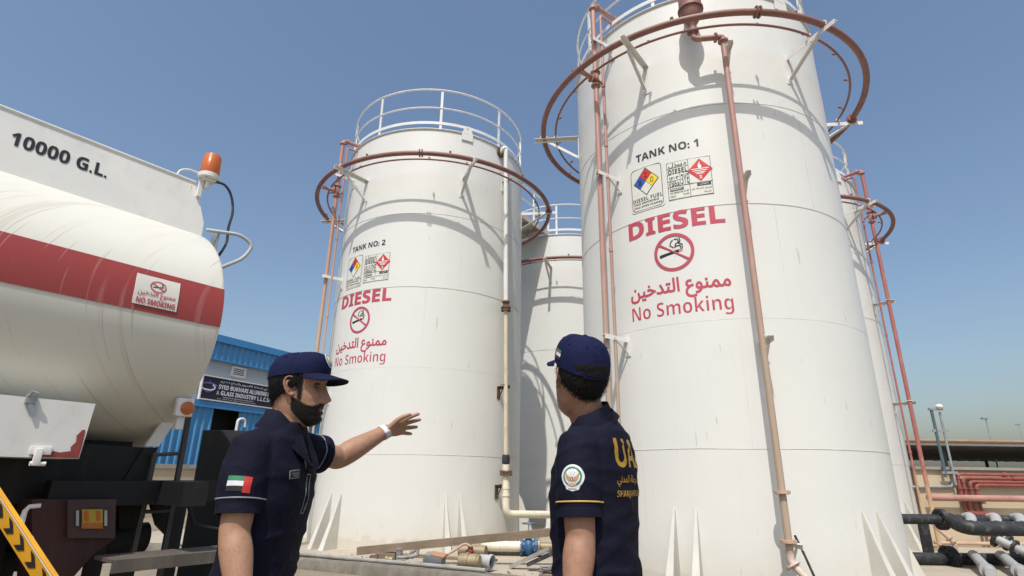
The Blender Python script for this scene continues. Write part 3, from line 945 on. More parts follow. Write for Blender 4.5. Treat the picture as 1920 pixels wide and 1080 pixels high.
# thick faded pipe along the wall
zp = at(1820, 934, WY - .2).z
b = MB(); b.tube([Vector((x, WY - .2, zp)) for x in np.linspace(9.1, 30, 12)], .068, 14)
hp_ = b.build('wall_pipe', M_['pink'], None, loc=(14, WY - .2, zp)); tag(hp_, 'thick faded pink pipe running level along the beige wall', 'pipe')
b = MB()
for x in (10.3, 13.0, 16.2): b.box((x, WY - .1, zp - .09), (.06, .22, .05))
o = b.build('pipe_bracket', M_['coping'], hp_, smooth=0)
zg = at(1740, 1043, WY - .12).z
b = MB(); b.tube([Vector((x, WY - .12, max(zg, .16))) for x in np.linspace(9.1, 30, 12)], .04, 10)
lp_ = b.build('wall_pipe', M_['tan'], None, loc=(14, WY - .12, max(zg, .16))); tag(lp_, 'slim tan pipe low along the foot of the beige wall', 'pipe')
# nested red fire pipes
for i, (px, py) in enumerate(((1794, 889), (1804, 896), (1817, 903), (1829, 909))):
    P = at(px, py, WY - .10 - .0 * i); xe = 16.5
    zlow = at(px, 1028, WY - .1).z
    b = MB(); b.pipe([Vector((xe + i * .01, P.y, P.z)), P, Vector((P.x, P.y, zp - .28)), Vector((P.x + .28, P.y - .02, zp - .33)), Vector((P.x + .28, P.y - .02, .3))], .035, 10, bend=.1)
    b.cyl(P + Vector((1.0 + .1 * i, 0, 0)), P + Vector((1.09 + .1 * i, 0, 0)), .048)
    b.flange(Vector((P.x, P.y, zp + .2)), Z3, .052, .04, 0); b.cyl(Vector((P.x, P.y, P.z - .1)), Vector((P.x, P.y, P.z - .02)), .045)
    o = b.build('fire_pipe', M_['redpipe'], None, loc=P)
    tag(o, ('topmost and outermost of the four nested red fire pipes on the beige wall', 'second from the top of the four nested red fire pipes on the wall', 'third from the top of the four nested red fire pipes on the wall', 'lowest and innermost of the four nested red fire pipes on the wall')[i], 'fire pipe', 'nested red fire pipes on the wall')
# conduit on the wall with camera mast
b = MB(); b.pipe([at(1700, 913, WY - .05), at(1786, 912, WY - .05), at(1786, 885, WY - .05)], .03, 8, bend=.06)
b.build('conduit', M_['galv'], wl_)
zb_ = at(1782, 910, WY - .15)
m0 = at(1774, 895, WY - .15); m1 = at(1757, 768, WY - .15)
cm = empty('camera_mast', (m0.x, m0.y, m0.z), 'slim twin pole camera mast with a white dome rising from the beige wall', 'mast')
b = MB(); b.cyl((m0.x, m0.y, m0.z), (m0.x, m0.y, m1.z), .032); b.build('pole', paint('dark green pole paint', (.09, .13, .14), .4, .1, 5), cm)
b = MB(); b.cyl((m0.x + .18, m0.y, zb_.z), (m0.x + .18, m0.y, m1.z - .05), .025); b.build('stay_pole', M_['galv'], cm)
for zz in (m0.z + .1, m0.z + 1.0):
    b = MB(); b.box((m0.x + .1, m0.y, zz), (.34, .05, .05)); b.build('clamp', M_['galv'], cm, smooth=0)
b = MB(); b.box((m0.x + .1, m0.y, m1.z + .01), (.30, .08, .05)); b.build('bracket', M_['galv'], cm, smooth=0)
b = MB(); b.sphere((m0.x + .16, m0.y - .05, m1.z + .06), .075, 10, (1, 1, .8)); b.build('camera_dome', M_['white'], cm)
# lamp posts far behind
for px, py0, py1, Y, hw in ((1848, 785, 835, 45, 1), (1910, 796, 835, 70, .9)):
    p0 = at(px + 8, py1, Y); p1 = at(px, py0, Y)
    r = empty('lamp_post', (p1.x, Y, 0), 'slim grey lamp post with a small head, above the canopy' if hw == 1 else 'fainter thin lamp post farthest right in the distance', 'lamp post', 'far lamp posts')
    b = MB(); b.cyl((p1.x, Y, 0), (p1.x, Y, p1.z), .06, .045, 8); b.build('pole', M_['galv'], r)
    b = MB(); b.box((p1.x - .1, Y, p1.z + .03), (.42, .3, .16), bev=.05); b.build('lamp_head', M_['galv'], r)
# canopy
cz = at(1820, 838, 30).z
cn = empty('canopy', (24, 38, 0), 'wide flat canopy with a dark underside and an orange edge behind the wall', 'canopy')
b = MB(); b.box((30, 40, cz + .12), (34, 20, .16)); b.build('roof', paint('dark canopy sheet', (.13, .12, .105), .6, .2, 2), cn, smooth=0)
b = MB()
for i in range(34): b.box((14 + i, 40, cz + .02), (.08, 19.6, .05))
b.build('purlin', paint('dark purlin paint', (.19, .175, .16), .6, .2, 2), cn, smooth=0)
b = MB(); b.box((30, 29.97, cz + .12), (34, .05, .13)); b.build('fascia', M_['white'], cn, smooth=0)
b = MB(); b.tube([Vector((x, 29.85, cz + .27)) for x in np.linspace(13, 47, 20)], .09, 8); b.build('edge_pipe', paint('orange brown edge paint', (.31, .20, .13), .5, .1, 3), cn)
for x in (15.5, 23, 31, 39):
    for y in (31, 48):
        b = MB(); b.cyl((x, y, 0), (x, y, cz + .02), .12, n=10); b.build('column', paint('dark column paint', (.08, .08, .08), .5), cn)
# pale low shed seen under the canopy
sh_ = empty('low_shed', (40, 66, 0), 'pale flat roofed shed glimpsed under the canopy', 'shed')
b = MB(); b.box((40, 66, 1.2), (40, 8, 2.4)); b.build('wall', paint('pale shed wall', (.42, .44, .46), .8), sh_, smooth=0)
b = MB(); b.box((44, 65.5, 2.55), (30, 9.6, .22)); b.build('roof', M_['white'], sh_, smooth=0)

# ================================================================== black manifold right of tank 1
def header(name, pts, r, label, mat='blackpipe', fl=(), cat='manifold pipe', group='black manifold pipes beside TANK NO: 1'):
    P = [Vector(p) for p in pts]
    root = empty(name, P[0], label, cat, group)
    b = MB(); b.pipe(P, r, 18, bend=r * 2.2); b.build('pipe', M_[mat], root)
    for (p, d, rr, th) in fl:
        b = MB(); b.flange(Vector(p) - Vector(d).normalized() * th * .55, d, rr, th, 10); b.flange(Vector(p) + Vector(d).normalized() * th * .55, d, rr, th, 10); b.build('flange', M_['blackpipe'], root)
    return root
A0 = at(1700, 973, 10.0); AY = 10.0; az = A0.z
fa = at(1765, 975, AY)
header('header_pipe', [(4.9, AY, az), (13, AY, az)], .08, 'upper black pipe leaving TANK NO: 1 towards the right, with a bolted flange', fl=[((fa.x, AY, az), (1, 0, 0), .165, .04)])
B0 = at(1812, 990, 9.55); BY = 9.55; bz = B0.z
header('header_pipe', [(B0.x + .05, AY - .05, az), (B0.x - .02, BY, bz), (13, BY, bz)], .11, 'thickest black header pipe, nearest, with an elbow at its left end')
for i in range(4):
    p = at(1826 + 36 * i, 982, 10)
    x0 = B0.x + .20 + .40 * i
    b = MB(); b.pipe([Vector((x0 + .16, AY, az + .03)), Vector((x0 + .1, AY - .2, az + .06)), Vector((x0 - .1, BY, bz + .05))], .075, 14, bend=.1)
    o = b.build('branch_pipe', M_['greypipe'], None, loc=(x0, AY, az))
    tag(o, ('grey stub joining the two upper headers, next to the elbow', 'second grey stub from the elbow joining the two upper headers', 'third grey stub from the elbow joining the two upper headers', 'grey stub joining the two upper headers, farthest from the elbow')[i], 'pipe stub', 'grey stubs between the upper headers')
C0 = at(1735, 1047, 10.2); CY = 10.2; cz_ = C0.z
fc_ = at(1781, 1049, CY)
header('header_pipe', [(5.2, CY, cz_), (13, CY, cz_)], .092, 'lower black header pipe near the ground, with a wide bolted flange', fl=[((fc_.x, CY, cz_), (1, 0, 0), .20, .05)])
for i in range(4):
    x0 = fc_.x + .34 + .45 * i
    b = MB(); b.pipe([Vector((x0, CY - .06, cz_ + .06)), Vector((x0 - .12, CY - .25, cz_ + .10)), Vector((x0 - .95, CY - 1.6, cz_ - .0))], .07, 14, bend=.1)
    b.flange(Vector((x0 - .835, CY - 1.4, cz_ + .013)), (-.83, -1.35, -.1), .10, .03, 0)
    o = b.build('branch_pipe', M_['greypipe'], None, loc=(x0, CY, cz_))
    tag(o, ('pale grey outlet pipe nearest the wide flange on the lower header', 'pale grey outlet pipe second from the flange on the lower header', 'pale grey outlet pipe third from the flange on the lower header', 'pale grey outlet pipe farthest from the flange on the lower header')[i], 'outlet pipe', 'grey outlets of the lower header')
for i, (px, py) in enumerate(((1867, 1010), (1890, 1018))):
    p = at(px, py, 11.4 + .1 * i); q = p + Vector((.42, -.75, -.42))
    r = empty('valve_pipe', p, ('slanting grey pipe with a black flange above the lower header' if i == 0 else 'second slanting grey flanged pipe, closer to the picture edge, above the lower header'), 'pipe')
    b = MB(); b.tube([p, q], .075, 12); b.build('pipe', M_['greypipe'], r)
    b = MB(); b.flange(p, q - p, .15, .05, 8); b.flange(p.lerp(q, .3), q - p, .14, .04, 8); b.build('flange', M_['blackpipe'], r)
ps = at(1731, 985, 10.9)
b = MB(); b.box((ps.x, 10.9, (az - .1) / 2 + .05), (.14, .10, az + .02 - .1)); b.box((ps.x, 10.9, .1), (.3, .3, .02))
o = b.build('support_post', M_['blackpipe'], None, smooth=0, loc=(ps.x, 10.9, .09)); tag(o, 'black square post standing under the upper black pipe', 'post')
# small tan branch at the foot of the far riser
s0 = at(1752, 985, 12.2); s1 = at(1790, 1018, 12.0); s2 = at(1793, 1042, 12.0)
b = MB(); b.pipe([s0 + Z3 * .25, s0, s1, s2], .045, 10, bend=.08)
for t in (.75, .95): b.flange(s0.lerp(s1, t), s1 - s0, .075, .03, 0)
b.pipe([at(1740, 985, 12.4), at(1745, 1022, 12.4), at(1790, 1027, 12.1)], .024, 8, bend=.05)
o = b.build('branch_pipe', M_['tan'], None, loc=s0); tag(o, 'thin tan pipe slanting down with joints at the foot of the far riser', 'pipe')

# ================================================================== warehouse behind the truck
wphi = R_(26); wd = Vector((math.sin(wphi), math.cos(wphi), 0)); wn_ = Vector((-wd.y, wd.x, 0)); WW = 21.8
def onw(px, py, off=0.0):
    """point of the warehouse front on the sight line of a photo pixel, as (along, height)"""
    d = _r * ((px - 960) / FPX) + _u * ((540 - py) / FPX) + _fw
    t = (WW - off) / d.dot(wn_); p = d * t
    return p.dot(wd), p.z + CAM_Z
def wpt(s, z, off=0.0):
    p = wd * s + wn_ * (WW - off); return Vector((p.x, p.y, z))
wax = (wd, -wn_, Z3)
wh = empty('warehouse', wpt(14, 0), 'grey warehouse with blue ribbed cladding, a dark signboard and a dark doorway', 'warehouse')
def ribbed(name, col):
    t = NT(name); v = t.coord(); f = t.noise(v, 1.2, 4)
    c = t.mix(t.ramp(f, [(.3, 0), (.7, 1)]), tuple(k * .88 for k in col), col)
    t.link(c, t.b.inputs['Base Color']); t.b.inputs['Roughness'].default_value = .4
    return t.m
M_['clad'] = ribbed('blue cladding', (.075, .275, .52)); M_['cladtrim'] = paint('blue trim', (.06, .24, .50), .4, .08, 2)
M_['wgrey'] = paint('grey painted block wall', (.37, .40, .43), .8, .08, .8, (.25, .26, .26), .4, (2, 2, 1), spec=.2)
zr, zf, zs1, zs0, zl = 7.0, 5.99, 5.2, 4.27, 3.95
S0, S1 = -6, 40
def corr(b, s0, s1, z0, z1, pitch=.30, depth=.05, off=0.0):
    pr = []; s = s0
    while s < s1:
        for u, o_ in ((0, 0), (.55, 0), (.65, depth), (.9, depth)): pr.append((s + u * pitch, off + o_))
        s += pitch
    vs = [wpt(s, z, o_) for z in (z0, z1) for s, o_ in pr]; n = len(pr)
    b.add(vs, [(i, i + 1, n + i + 1, n + i) for i in range(n - 1)])
sA, _ = onw(394, 780); sB, _ = onw(447, 780)
b = MB()
b.add([wpt(S0, 0), wpt(sA, 0), wpt(sA, 4.2), wpt(S0, 4.2)], [(0, 1, 2, 3)])
b.add([wpt(sB, 0), wpt(S1, 0), wpt(S1, 4.2), wpt(sB, 4.2)], [(0, 1, 2, 3)])
b.add([wpt(S0, 4.2), wpt(S1, 4.2), wpt(S1, zr), wpt(S0, zr)], [(0, 1, 2, 3)])
for s_ in (S0, S1): b.add([wpt(s_, 0), wpt(s_, zr), wpt(s_, zr, -16), wpt(s_, 0, -16)], [(0, 1, 2, 3)])
b.add([wpt(S0, 0, -16), wpt(S1, 0, -16), wpt(S1, zr, -16), wpt(S0, zr, -16)], [(0, 1, 2, 3)])
b.build('wall', M_['wgrey'], wh, smooth=0)
b = MB(); b.add([wpt(S0, zr, .1), wpt(S1, zr, .1), wpt(S1, zr + 1, -8), wpt(S0, zr + 1, -8), wpt(S1, zr, -16.2), wpt(S0, zr, -16.2)], [(0, 1, 2, 3), (3, 2, 4, 5)]); b.build('roof', M_['cladtrim'], wh, smooth=0)
b = MB(); corr(b, S0, S1, zf, zr - .28, off=.06); b.build('upper_cladding', M_['clad'], wh, smooth=0)
b = MB(); b.box(wpt((S0 + S1) / 2, zr - .14, .12), (S1 - S0, .14, .30), wax); b.box(wpt((S0 + S1) / 2, zf - .03, .10), (S1 - S0, .10, .07), wax); b.build('eaves_trim', M_['cladtrim'], wh, smooth=0)
b = MB(); corr(b, S0, sA, 1.0, zl, off=.03); corr(b, sB, S1, 1.0, zl, off=.03); b.build('lower_cladding', M_['clad'], wh, smooth=0)
b = MB(); b.box(wpt((S0 + S1) / 2, zl + .12, .08), (S1 - S0, .14, .26), wax); b.build('lintel_band', M_['cladtrim'], wh, smooth=0)
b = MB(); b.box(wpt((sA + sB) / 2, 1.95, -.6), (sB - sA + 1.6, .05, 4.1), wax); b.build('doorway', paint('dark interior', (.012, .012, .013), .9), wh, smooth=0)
v0 = onw(436, 688); v1 = onw(457, 708)
vn = MB(); sc_, zc_ = (v0[0] + v1[0]) / 2, (v0[1] + v1[1]) / 2; wv, hv = abs(v1[0] - v0[0]), abs(v0[1] - v1[1])
for e in (-1, 1): vn.box(wpt(sc_ + e * wv / 2, zc_, .03), (.07, .06, hv + .07), wax); vn.box(wpt(sc_, zc_ + e * hv / 2, .03), (wv, .06, .07), wax)
for i in range(5): vn.box(wpt(sc_, zc_ - hv / 2 + hv * (i + .5) / 5, .02), (wv, .04, hv * .09), wax)
vo = vn.build('vent_grille', M_['white'], wh, smooth=0)
b = MB(); b.box(wpt(sc_, zc_, .004), (wv, .008, hv), wax); b.build('vent_opening', M_['black'], vo, smooth=0)
# signboard
g0 = onw(375, 711); g1 = onw(371, 748); ge = onw(600, 742)
sgl, sgr = (g0[0] + g1[0]) / 2, ge[0] + 1.5
sg = empty('signboard', wpt((sgl + sgr) / 2, zs0, .12), 'long dark signboard reading SYED BUKHARI ALUMINIUM & GLASS INDUSTRY on the warehouse front', 'signboard')
b = MB(); b.box(wpt((sgl + sgr) / 2, (zs0 + zs1) / 2, .10), (sgr - sgl, .10, zs1 - zs0), wax); b.build('board', paint('dark purple sign face', (.022, .016, .035), .4, .2, 1), sg, smooth=0)
b = MB()
for zz in (zs0 - .02, zs1 + .02): b.box(wpt((sgl + sgr) / 2, zz, .12), (sgr - sgl + .1, .12, .05), wax)
for ss in (sgl - .025, sgr + .025): b.box(wpt(ss, (zs0 + zs1) / 2, .12), (.05, .12, zs1 - zs0), wax)
b.build('frame', M_['white'], sg, smooth=0)
pls = plane_place(wpt(0, 0, .155), wd, Z3)
def S_(px, py): return onw(px, py, .155)
tl = S_(410, 727)[0]; tr = S_(509.5, 745)[0]; hgt = zs1 - zs0
yb = lambda f: zs0 + hgt * f
M_['signwhite'] = paint('sign lettering white', (.70, .70, .72), .5, .05, 3); M_['signpurple'] = paint('sign emblem violet', (.16, .10, .34), .5, .15, 3)
T = lambda s, x0, y0, x1, y1, bold=True, fat=0: fit_loops(glyph_loops(s, bold, fat), (x0, y0, x1, y1))
wid = tr - tl
decal('sign_lettering', [(T('SYED BUKHARI ALUMINIUM', tl, yb(.52), tr, yb(.72), True, .01), M_['signwhite'], .003),
    (T('& GLASS INDUSTRY L.L.C.SP', tl - wid * .02, yb(.25), tr - wid * .01, yb(.45), True, .01), M_['signwhite'], .003),
], pls, sg)
decal('sign_arabic_lettering', [(T(AR('\uFEB3\uFEF4\uFEAA', '\uFE91\uFEA8\uFE8E\uFEAD\uFEF1', '\uFEDF\uFEBC\uFEE8\uFE8E\uFECB\uFE94', '\uFE8D\uFEF7\uFEDF\uFEE4\uFEE8\uFEF4\uFEEE\uFEE1', '\uFEED\uFE8D\uFEDF\uFEB0\uFE9F\uFE8E\uFE9D', '\uFEAB.\uFEAB.\uFEE1.\uFEE1'), tl + wid * .02, yb(.78), tr + wid * .08, yb(.94), False, .02), M_['signwhite'], .003),
], pls, sg)
decal('sign_small_lettering', [(T('DEALERS IN ALUMINIUM AND GLASS WORKS', tl + wid * .1, yb(.15), tr - wid * .35, yb(.19), True, 0), M_['signwhite'], .003),
    (T('TEL FAX P.O. BOX SHARJAH UAE', tl, yb(.06), tr - wid * .3, yb(.10), True, 0), M_['signwhite'], .003)], pls, sg)
lx, ly = (S_(391, 726)[0], yb(.55)); ls = hgt * .40
def swirl(k, ph, a, b_): return [(lx + ls * a * math.cos(t + ph) * (1.35 - .12 * t), ly + ls * b_ * math.sin(t + ph)) for t in np.linspace(.2, 3.6, 14)]
decal('emblem', [(stroke_loops(swirl(0, .3, .85, .42), ls * .17), M_['signpurple'], .003), (stroke_loops(swirl(1, 3.4, .8, .36), ls * .16), M_['signwhite'], .005),
    (stroke_loops(swirl(1, 3.1, .55, .6), ls * .10), M_['signpurple'], .004), ([np.array([(lx - ls * .05, ly + ls * .3), (lx + ls * .12, ly + ls * .3), (lx + ls * .05, ly + ls * 1.0)])], M_['signpurple'], .005)], pls, sg)
# beige yard wall in front of the warehouse
yw = empty('yard_wall', wpt(10, 0, 3.0), 'low beige yard wall with grey coping in front of the blue warehouse', 'wall')
b = MB(); b.box(wpt((S0 + S1) / 2, .75, 3.0), (S1 - S0, .2, 1.5), wax); b.build('wall', M_['beige'], yw, smooth=0)
b = MB(); b.box(wpt((S0 + S1) / 2, 1.56, 3.0), (S1 - S0, .28, .14), wax); b.build('coping', M_['concrete'], yw, smooth=0)
# pale swan neck pipe by the doorway
k0 = onw(444, 800, .5); k1 = onw(447, 786, .5)
b = MB(); b.pipe([wpt(k0[0], 1.6, .5), wpt(k0[0], k1[1], .5), wpt(k0[0] + .35, k1[1] + .05, .5), wpt(k0[0] + .4, k1[1] - .3, .5)], .06, 8)
o = b.build('vent_pipe', M_['white'], None, loc=wpt(k0[0], 0, .5)); tag(o, 'white bent vent pipe beside the dark warehouse doorway', 'pipe')
# ================================================================== tanker truck
tph = R_(37.5)
td = Vector((math.sin(tph), math.cos(tph), 0)); tn = Vector((-td.y, td.x, 0))
tax = (td, -tn, Z3)
def tp(s, w, z):
    p = td * s + tn * w; return Vector((p.x, p.y, z))
def truckpaint(name, col, streak, samt, dark=None):
    t = NT(name); v = t.coord()
    def along(a, b):
        x = t.coord((a, b, b)); x.node.inputs['Rotation'].default_value = (0, 0, tph - PI / 2)
        return x
    f = t.noise(v, 1.1, 5)
    c = t.mix(t.ramp(f, [(.3, 0), (.7, 1)]), tuple(k * .93 for k in col), col)
    s1 = t.noise(along(26, .5), 1.0, 5, .55)
    c = t.mix(t.ramp(s1, [(.60, 0), (.68, samt)]), c, streak)
    s2 = t.noise(along(60, .9), 1.0, 2, .5)
    c = t.mix(t.ramp(s2, [(.66, 0), (.70, samt * .9)]), c, streak if dark is None else dark)
    t.link(c, t.b.inputs['Base Color']); t.b.inputs['Roughness'].default_value = .35
    t.b.inputs['Specular IOR Level'].default_value = .4
    return t.m
M_['tkwhite'] = truckpaint('truck white paint', (.665, .645, .565), (.46, .41, .31), .40, (.30, .25, .18))
M_['tkgrey'] = paint('dusty white coaming paint', (.69, .68, .635), .45, .08, 1.5, (.40, .40, .37), .4, (3, 3, 2))
M_['tkred'] = truckpaint('truck red stripe', (.31, .052, .045), (.50, .28, .25), .45)
M_['chassis'] = paint('black chassis paint', (.007, .007, .008), .6, .3, 4, (.035, .03, .026), .5)
M_['maroon'] = paint('dull maroon guard', (.055, .018, .016), .6, .25, 4, (.10, .07, .06), .5)
M_['tyre'] = paint('tyre rubber', (.015, .015, .015), .85, .3, 8, bump=.3)
tk = empty('tanker_truck', tp(-2.5, 5.25, 0), 'white fuel tanker with a red stripe and 10000 G.L. on its side', 'tanker truck')
EC, EA, EB = 5.25, 1.2, .93; EZ = 2.42
def ering(s, k=1.0, n=72, off=0):
    return [tp(s, EC + (EA * k + off) * math.cos(2 * PI * i / n), EZ + (EB * k + off) * math.sin(2 * PI * i / n)) for i in range(n)]
b = MB(); st = [(-7.3, .6), (-7.25, .8), (-7.15, .93), (-7.0, .99), (-6.9, 1)] + [(s, 1) for s in np.linspace(-6, 1.7, 12)] + [(1.82, 1), (1.838, .998), (1.847, .992), (1.851, .98), (1.853, .95), (1.845, .9), (1.86, .5), (1.87, .2)]
b.rings([ering(s, k) for s, k in st]); b.build('barrel', M_['tkwhite'], tk, smooth=50)
# stripe: a band of the drum, both sides
def zang(z): return math.asin((z - EZ) / EB)
for sgn in (1, -1):
    b = MB(); rows = []
    for a in np.linspace(zang(2.36), zang(2.652), 7):
        aa = PI - a if sgn > 0 else a
        rows.append([tp(s, EC + (EA + .004) * math.cos(aa), EZ + (EB + .004) * math.sin(aa)) for s in (-6.85, -4, -1, 0, 1, 1.79, 1.842)])
    n = 7
    b.add([p for r in rows for p in r], [(i * n + j, i * n + j + 1, (i + 1) * n + j + 1, (i + 1) * n + j) for i in range(6) for j in range(n - 1)])
    b.build('stripe', M_['tkred'], tk, smooth=50)
# coaming along the top
for w0, w1, sg_ in ((4.655, 4.72, 1), (5.845, 5.78, -1)):
    b = MB(); th = .006 * sg_
    q = [tp(-6.8, w0, 3.17), tp(1.84, w0, 3.17), tp(1.84, w0 + (w1 - w0) * .35, 3.36), tp(1.73, w1, 3.70), tp(-6.8, w1, 3.70)]
    b.prism(q, tn * th)
    b.cyl(tp(-6.8, w1, 3.70), tp(1.73, w1, 3.70), .012, n=8)
    b.build('coaming', M_['tkgrey'], tk, smooth=0)
b = MB(); b.prism([tp(1.70, 4.68, 3.2), tp(1.70, 5.82, 3.2), tp(1.70, 5.79, 3.66), tp(1.70, 4.71, 3.66)], td * -.006); b.build('end_plate', M_['tkgrey'], tk, smooth=0)
b = MB(); b.box(tp(-2.5, 5.25, 3.355), (8.2, 1.0, .01), tax); b.build('walkway', M_['galv'], tk, smooth=0)
for s in (-5.5, -3.4, -1.3, .6):
    b = MB(); b.lathe(tp(s, 5.25, 3.33), [(0, .25), (.12, .25), (.13, .29), (.16, .29), (.17, .20), (.2, .05)], 24); b.build('manhole', M_['galv'], tk)
pl_ = plane_place(tp(0, 4.655, 0), td, (tp(0, 4.72, 3.70) - tp(0, 4.655, 3.17)))
vlen = lambda z: (z - 0) * 1.0
k_ = (tp(0, 4.72, 3.70) - tp(0, 4.655, 3.17)); k_.normalize()
def coam_place(P, lift):
    O = np.array(tp(0, 4.655, 3.17)); X = np.array(td); Y = np.array(k_); Nn = -np.cross(X, Y); Nn = np.cross(X, Y)
    if Nn.dot(np.array(-tn)) < 0: Nn = -Nn
    return O + P[:, :1] * X + P[:, 1:2] * Y + lift * Nn
decal('capacity_lettering', [(fit_loops(glyph_loops('10000 G.L.', True, .012), (.545, .275, 1.112, .382)), M_['black'], .004)], coam_place, tk)
# no smoking sticker on the stripe
def drum_side(P, lift):
    # P = (s, arc height measured from z 2.5)
    out = []
    for s, v in P:
        a = zang(2.5) + v / (EA * .98)
        out.append(tuple(tp(s, EC + (EA + lift) * math.cos(PI - a), EZ + (EB + lift) * math.sin(PI - a))))
    return np.array(out)
x0, x1, y0, y1 = 1.262, 1.533, -.128, .135
cx = (x0 + x1) / 2; cyy = y0 + (y1 - y0) * .68; rr = .05
sm = [stroke_loops([(cx - .03, cyy - .008), (cx + .03, cyy + .004)], .008), stroke_loops([(cx + .03, cyy + .01), (cx + .02, cyy + .022), (cx + .03, cyy + .033)], .005)]
decal('no_smoking_sticker', [([rect_loop(x0, y0, x1, y1)], M_['plate'], .009),
    ([circle_loop(cx, cyy, rr), circle_loop(cx, cyy, rr * .84, cw=True), np.array([(cx + rr * .92 * math.cos(a), cyy + rr * .92 * math.sin(a)) for a in (R_(139), R_(149), R_(-41), R_(-31))])], M_['redletter'], .012),
    (sm[0] + sm[1], M_['letter'], .011),
    (fit_loops(glyph_loops('NO SMOKING', True, .01), (x0 + .02, y0 + .012, x1 - .015, y0 + .062)), M_['redletter'], .012),
    (fit_loops(glyph_loops(AR_NO_SMOKING, False, .015), (x0 + .02, y0 + .07, x1 - .02, y0 + .135)), M_['redletter'], .012)], drum_side, tk, .04)
# beacon on its bracket at the rear corner
bc = tp(1.80, 4.66, 3.765)
b = MB(); b.box(tp(1.76, 4.69, 3.65), (.03, .03, .16), tax); b.box(tp(1.80, 4.665, 3.728), (.10, .10, .010), tax); b.cyl(tp(1.80, 4.66, 3.66), bc, .018)
b.prism([tp(1.74, 4.68, 3.72), tp(1.82, 4.68, 3.72), tp(1.76, 4.68, 3.56)], tn * .02)
b.build('beacon_bracket', M_['white'], tk, smooth=0)
bb = MB(); bb.lathe(bc, [(-.03, .045), (-.02, .082), (.012, .085), (.02, .075)], 24); bbo = bb.build('beacon', M_['white'], tk)
t = NT('orange beacon lens'); t.b.inputs['Base Color'].default_value = (.62, .15, .035, 1); t.b.inputs['Roughness'].default_value = .25; t.b.inputs['Transmission Weight'].default_value = .12; t.b.inputs['Specular IOR Level'].default_value = .5
v_ = t.coord((1, 1, 1)); w_ = t.node('ShaderNodeTexWave', bands_direction='Z'); w_.inputs['Scale'].default_value = 28; t.link(v_, w_.inputs['Vector']); t.bump(w_.outputs['Fac'], .3, .004)
b = MB(); b.lathe(bc, [(.012, .074), (.02, .079), (.185, .071), (.20, .064), (.207, .03), (.209, .005)], 28); b.build('lens', t.m, bbo)
b = MB(); b.lathe(bc, [(.03, .035), (.05, .03), (.12, .02), (.125, .002)], 12); b.build('bulb', M_['galv'], bbo)
# cables and hand hoops at the rear corner
b = MB(); b.tube(spline([tp(1.84, 4.64, 3.73), tp(1.92, 4.62, 3.73), tp(1.99, 4.62, 3.66), tp(2.03, 4.62, 3.52), tp(2.02, 4.62, 3.36), tp(2.03, 4.63, 3.22), tp(1.98, 4.66, 3.05)]), .011, 8); b.build('beacon_cable', M_['blackpipe'], tk)
b = MB(); b.tube(spline([tp(1.58, 4.72, 3.70), tp(1.60, 4.72, 3.755), tp(1.66, 4.71, 3.785), tp(1.74, 4.70, 3.78)]), .009, 8); b.build('cable_loop', M_['white'], tk)
b = MB(); b.pipe([tp(1.84, 4.60, 3.27), tp(2.06, 4.46, 3.27), tp(2.16, 4.42, 3.20), tp(2.10, 4.42, 3.06), tp(1.90, 4.44, 2.90)], .015, 10, bend=.07); b.build('grab_rail', M_['greypipe'], tk)
b = MB(); b.box(tp(1.93, 4.62, 3.17), (.012, .12, .18), tax); b.build('rail_plate', M_['galv'], tk, smooth=0)
# side tool box
bx = MB()
f0 = 4.05
q = [tp(-.35, f0, 1.44), tp(1.190, f0, 1.437), tp(1.205, f0, 1.752), tp(-.35, f0, 1.765)]
bx.prism(q, tn * .42)
bo = bx.build('tool_box', M_['tkgrey'], tk, smooth=0)
plb = plane_place(tp(0, f0, 0), td, Z3)
plb2 = lambda P, lift: np.array([tuple(tp(u, f0 - lift, v)) for u, v in P])
patch = [(1.188, 1.52), (1.186, 1.60), (1.17, 1.598), (1.158, 1.575), (1.15, 1.565), (1.155, 1.53), (1.135, 1.50), (1.14, 1.478), (1.09, 1.468), (1.06, 1.475), (1.03, 1.462), (1.0, 1.470), (.985, 1.452), (.965, 1.447), (.97, 1.441), (1.186, 1.44)]
decal('worn_patch', [([np.array(patch)], paint('bare red primer', (.26, .05, .045), .6, .25, 14), .003)], plb2, bo)
b = MB(); b.box(tp(1.0, f0 - .008, 1.455 + .02), (.10, .014, .045), tax, .004); b.box(tp(.99, f0 - .02, 1.44), (.035, .02, .09), tax, .004); b.cyl(tp(.965, f0 - .015, 1.405), tp(1.035, f0 - .015, 1.405), .012); b.build('hinge', M_['white'], bo)
b = MB(); b.box(tp(.895, f0 - .01, 1.745), (.05, .02, .05), tax, .004); b.tube([tp(.88, f0 - .02, 1.76), tp(.89, f0 - .035, 1.785), tp(.91, f0 - .035, 1.78), tp(.915, f0 - .02, 1.75)], .008, 6)
b.prism([tp(.885, f0 - .012, 1.74), tp(.925, f0 - .012, 1.70), tp(.93, f0 - .012, 1.665), tp(.915, f0 - .012, 1.655), tp(.89, f0 - .012, 1.70)], tn * -.006); b.build('latch', M_['galv'], bo, smooth=0)
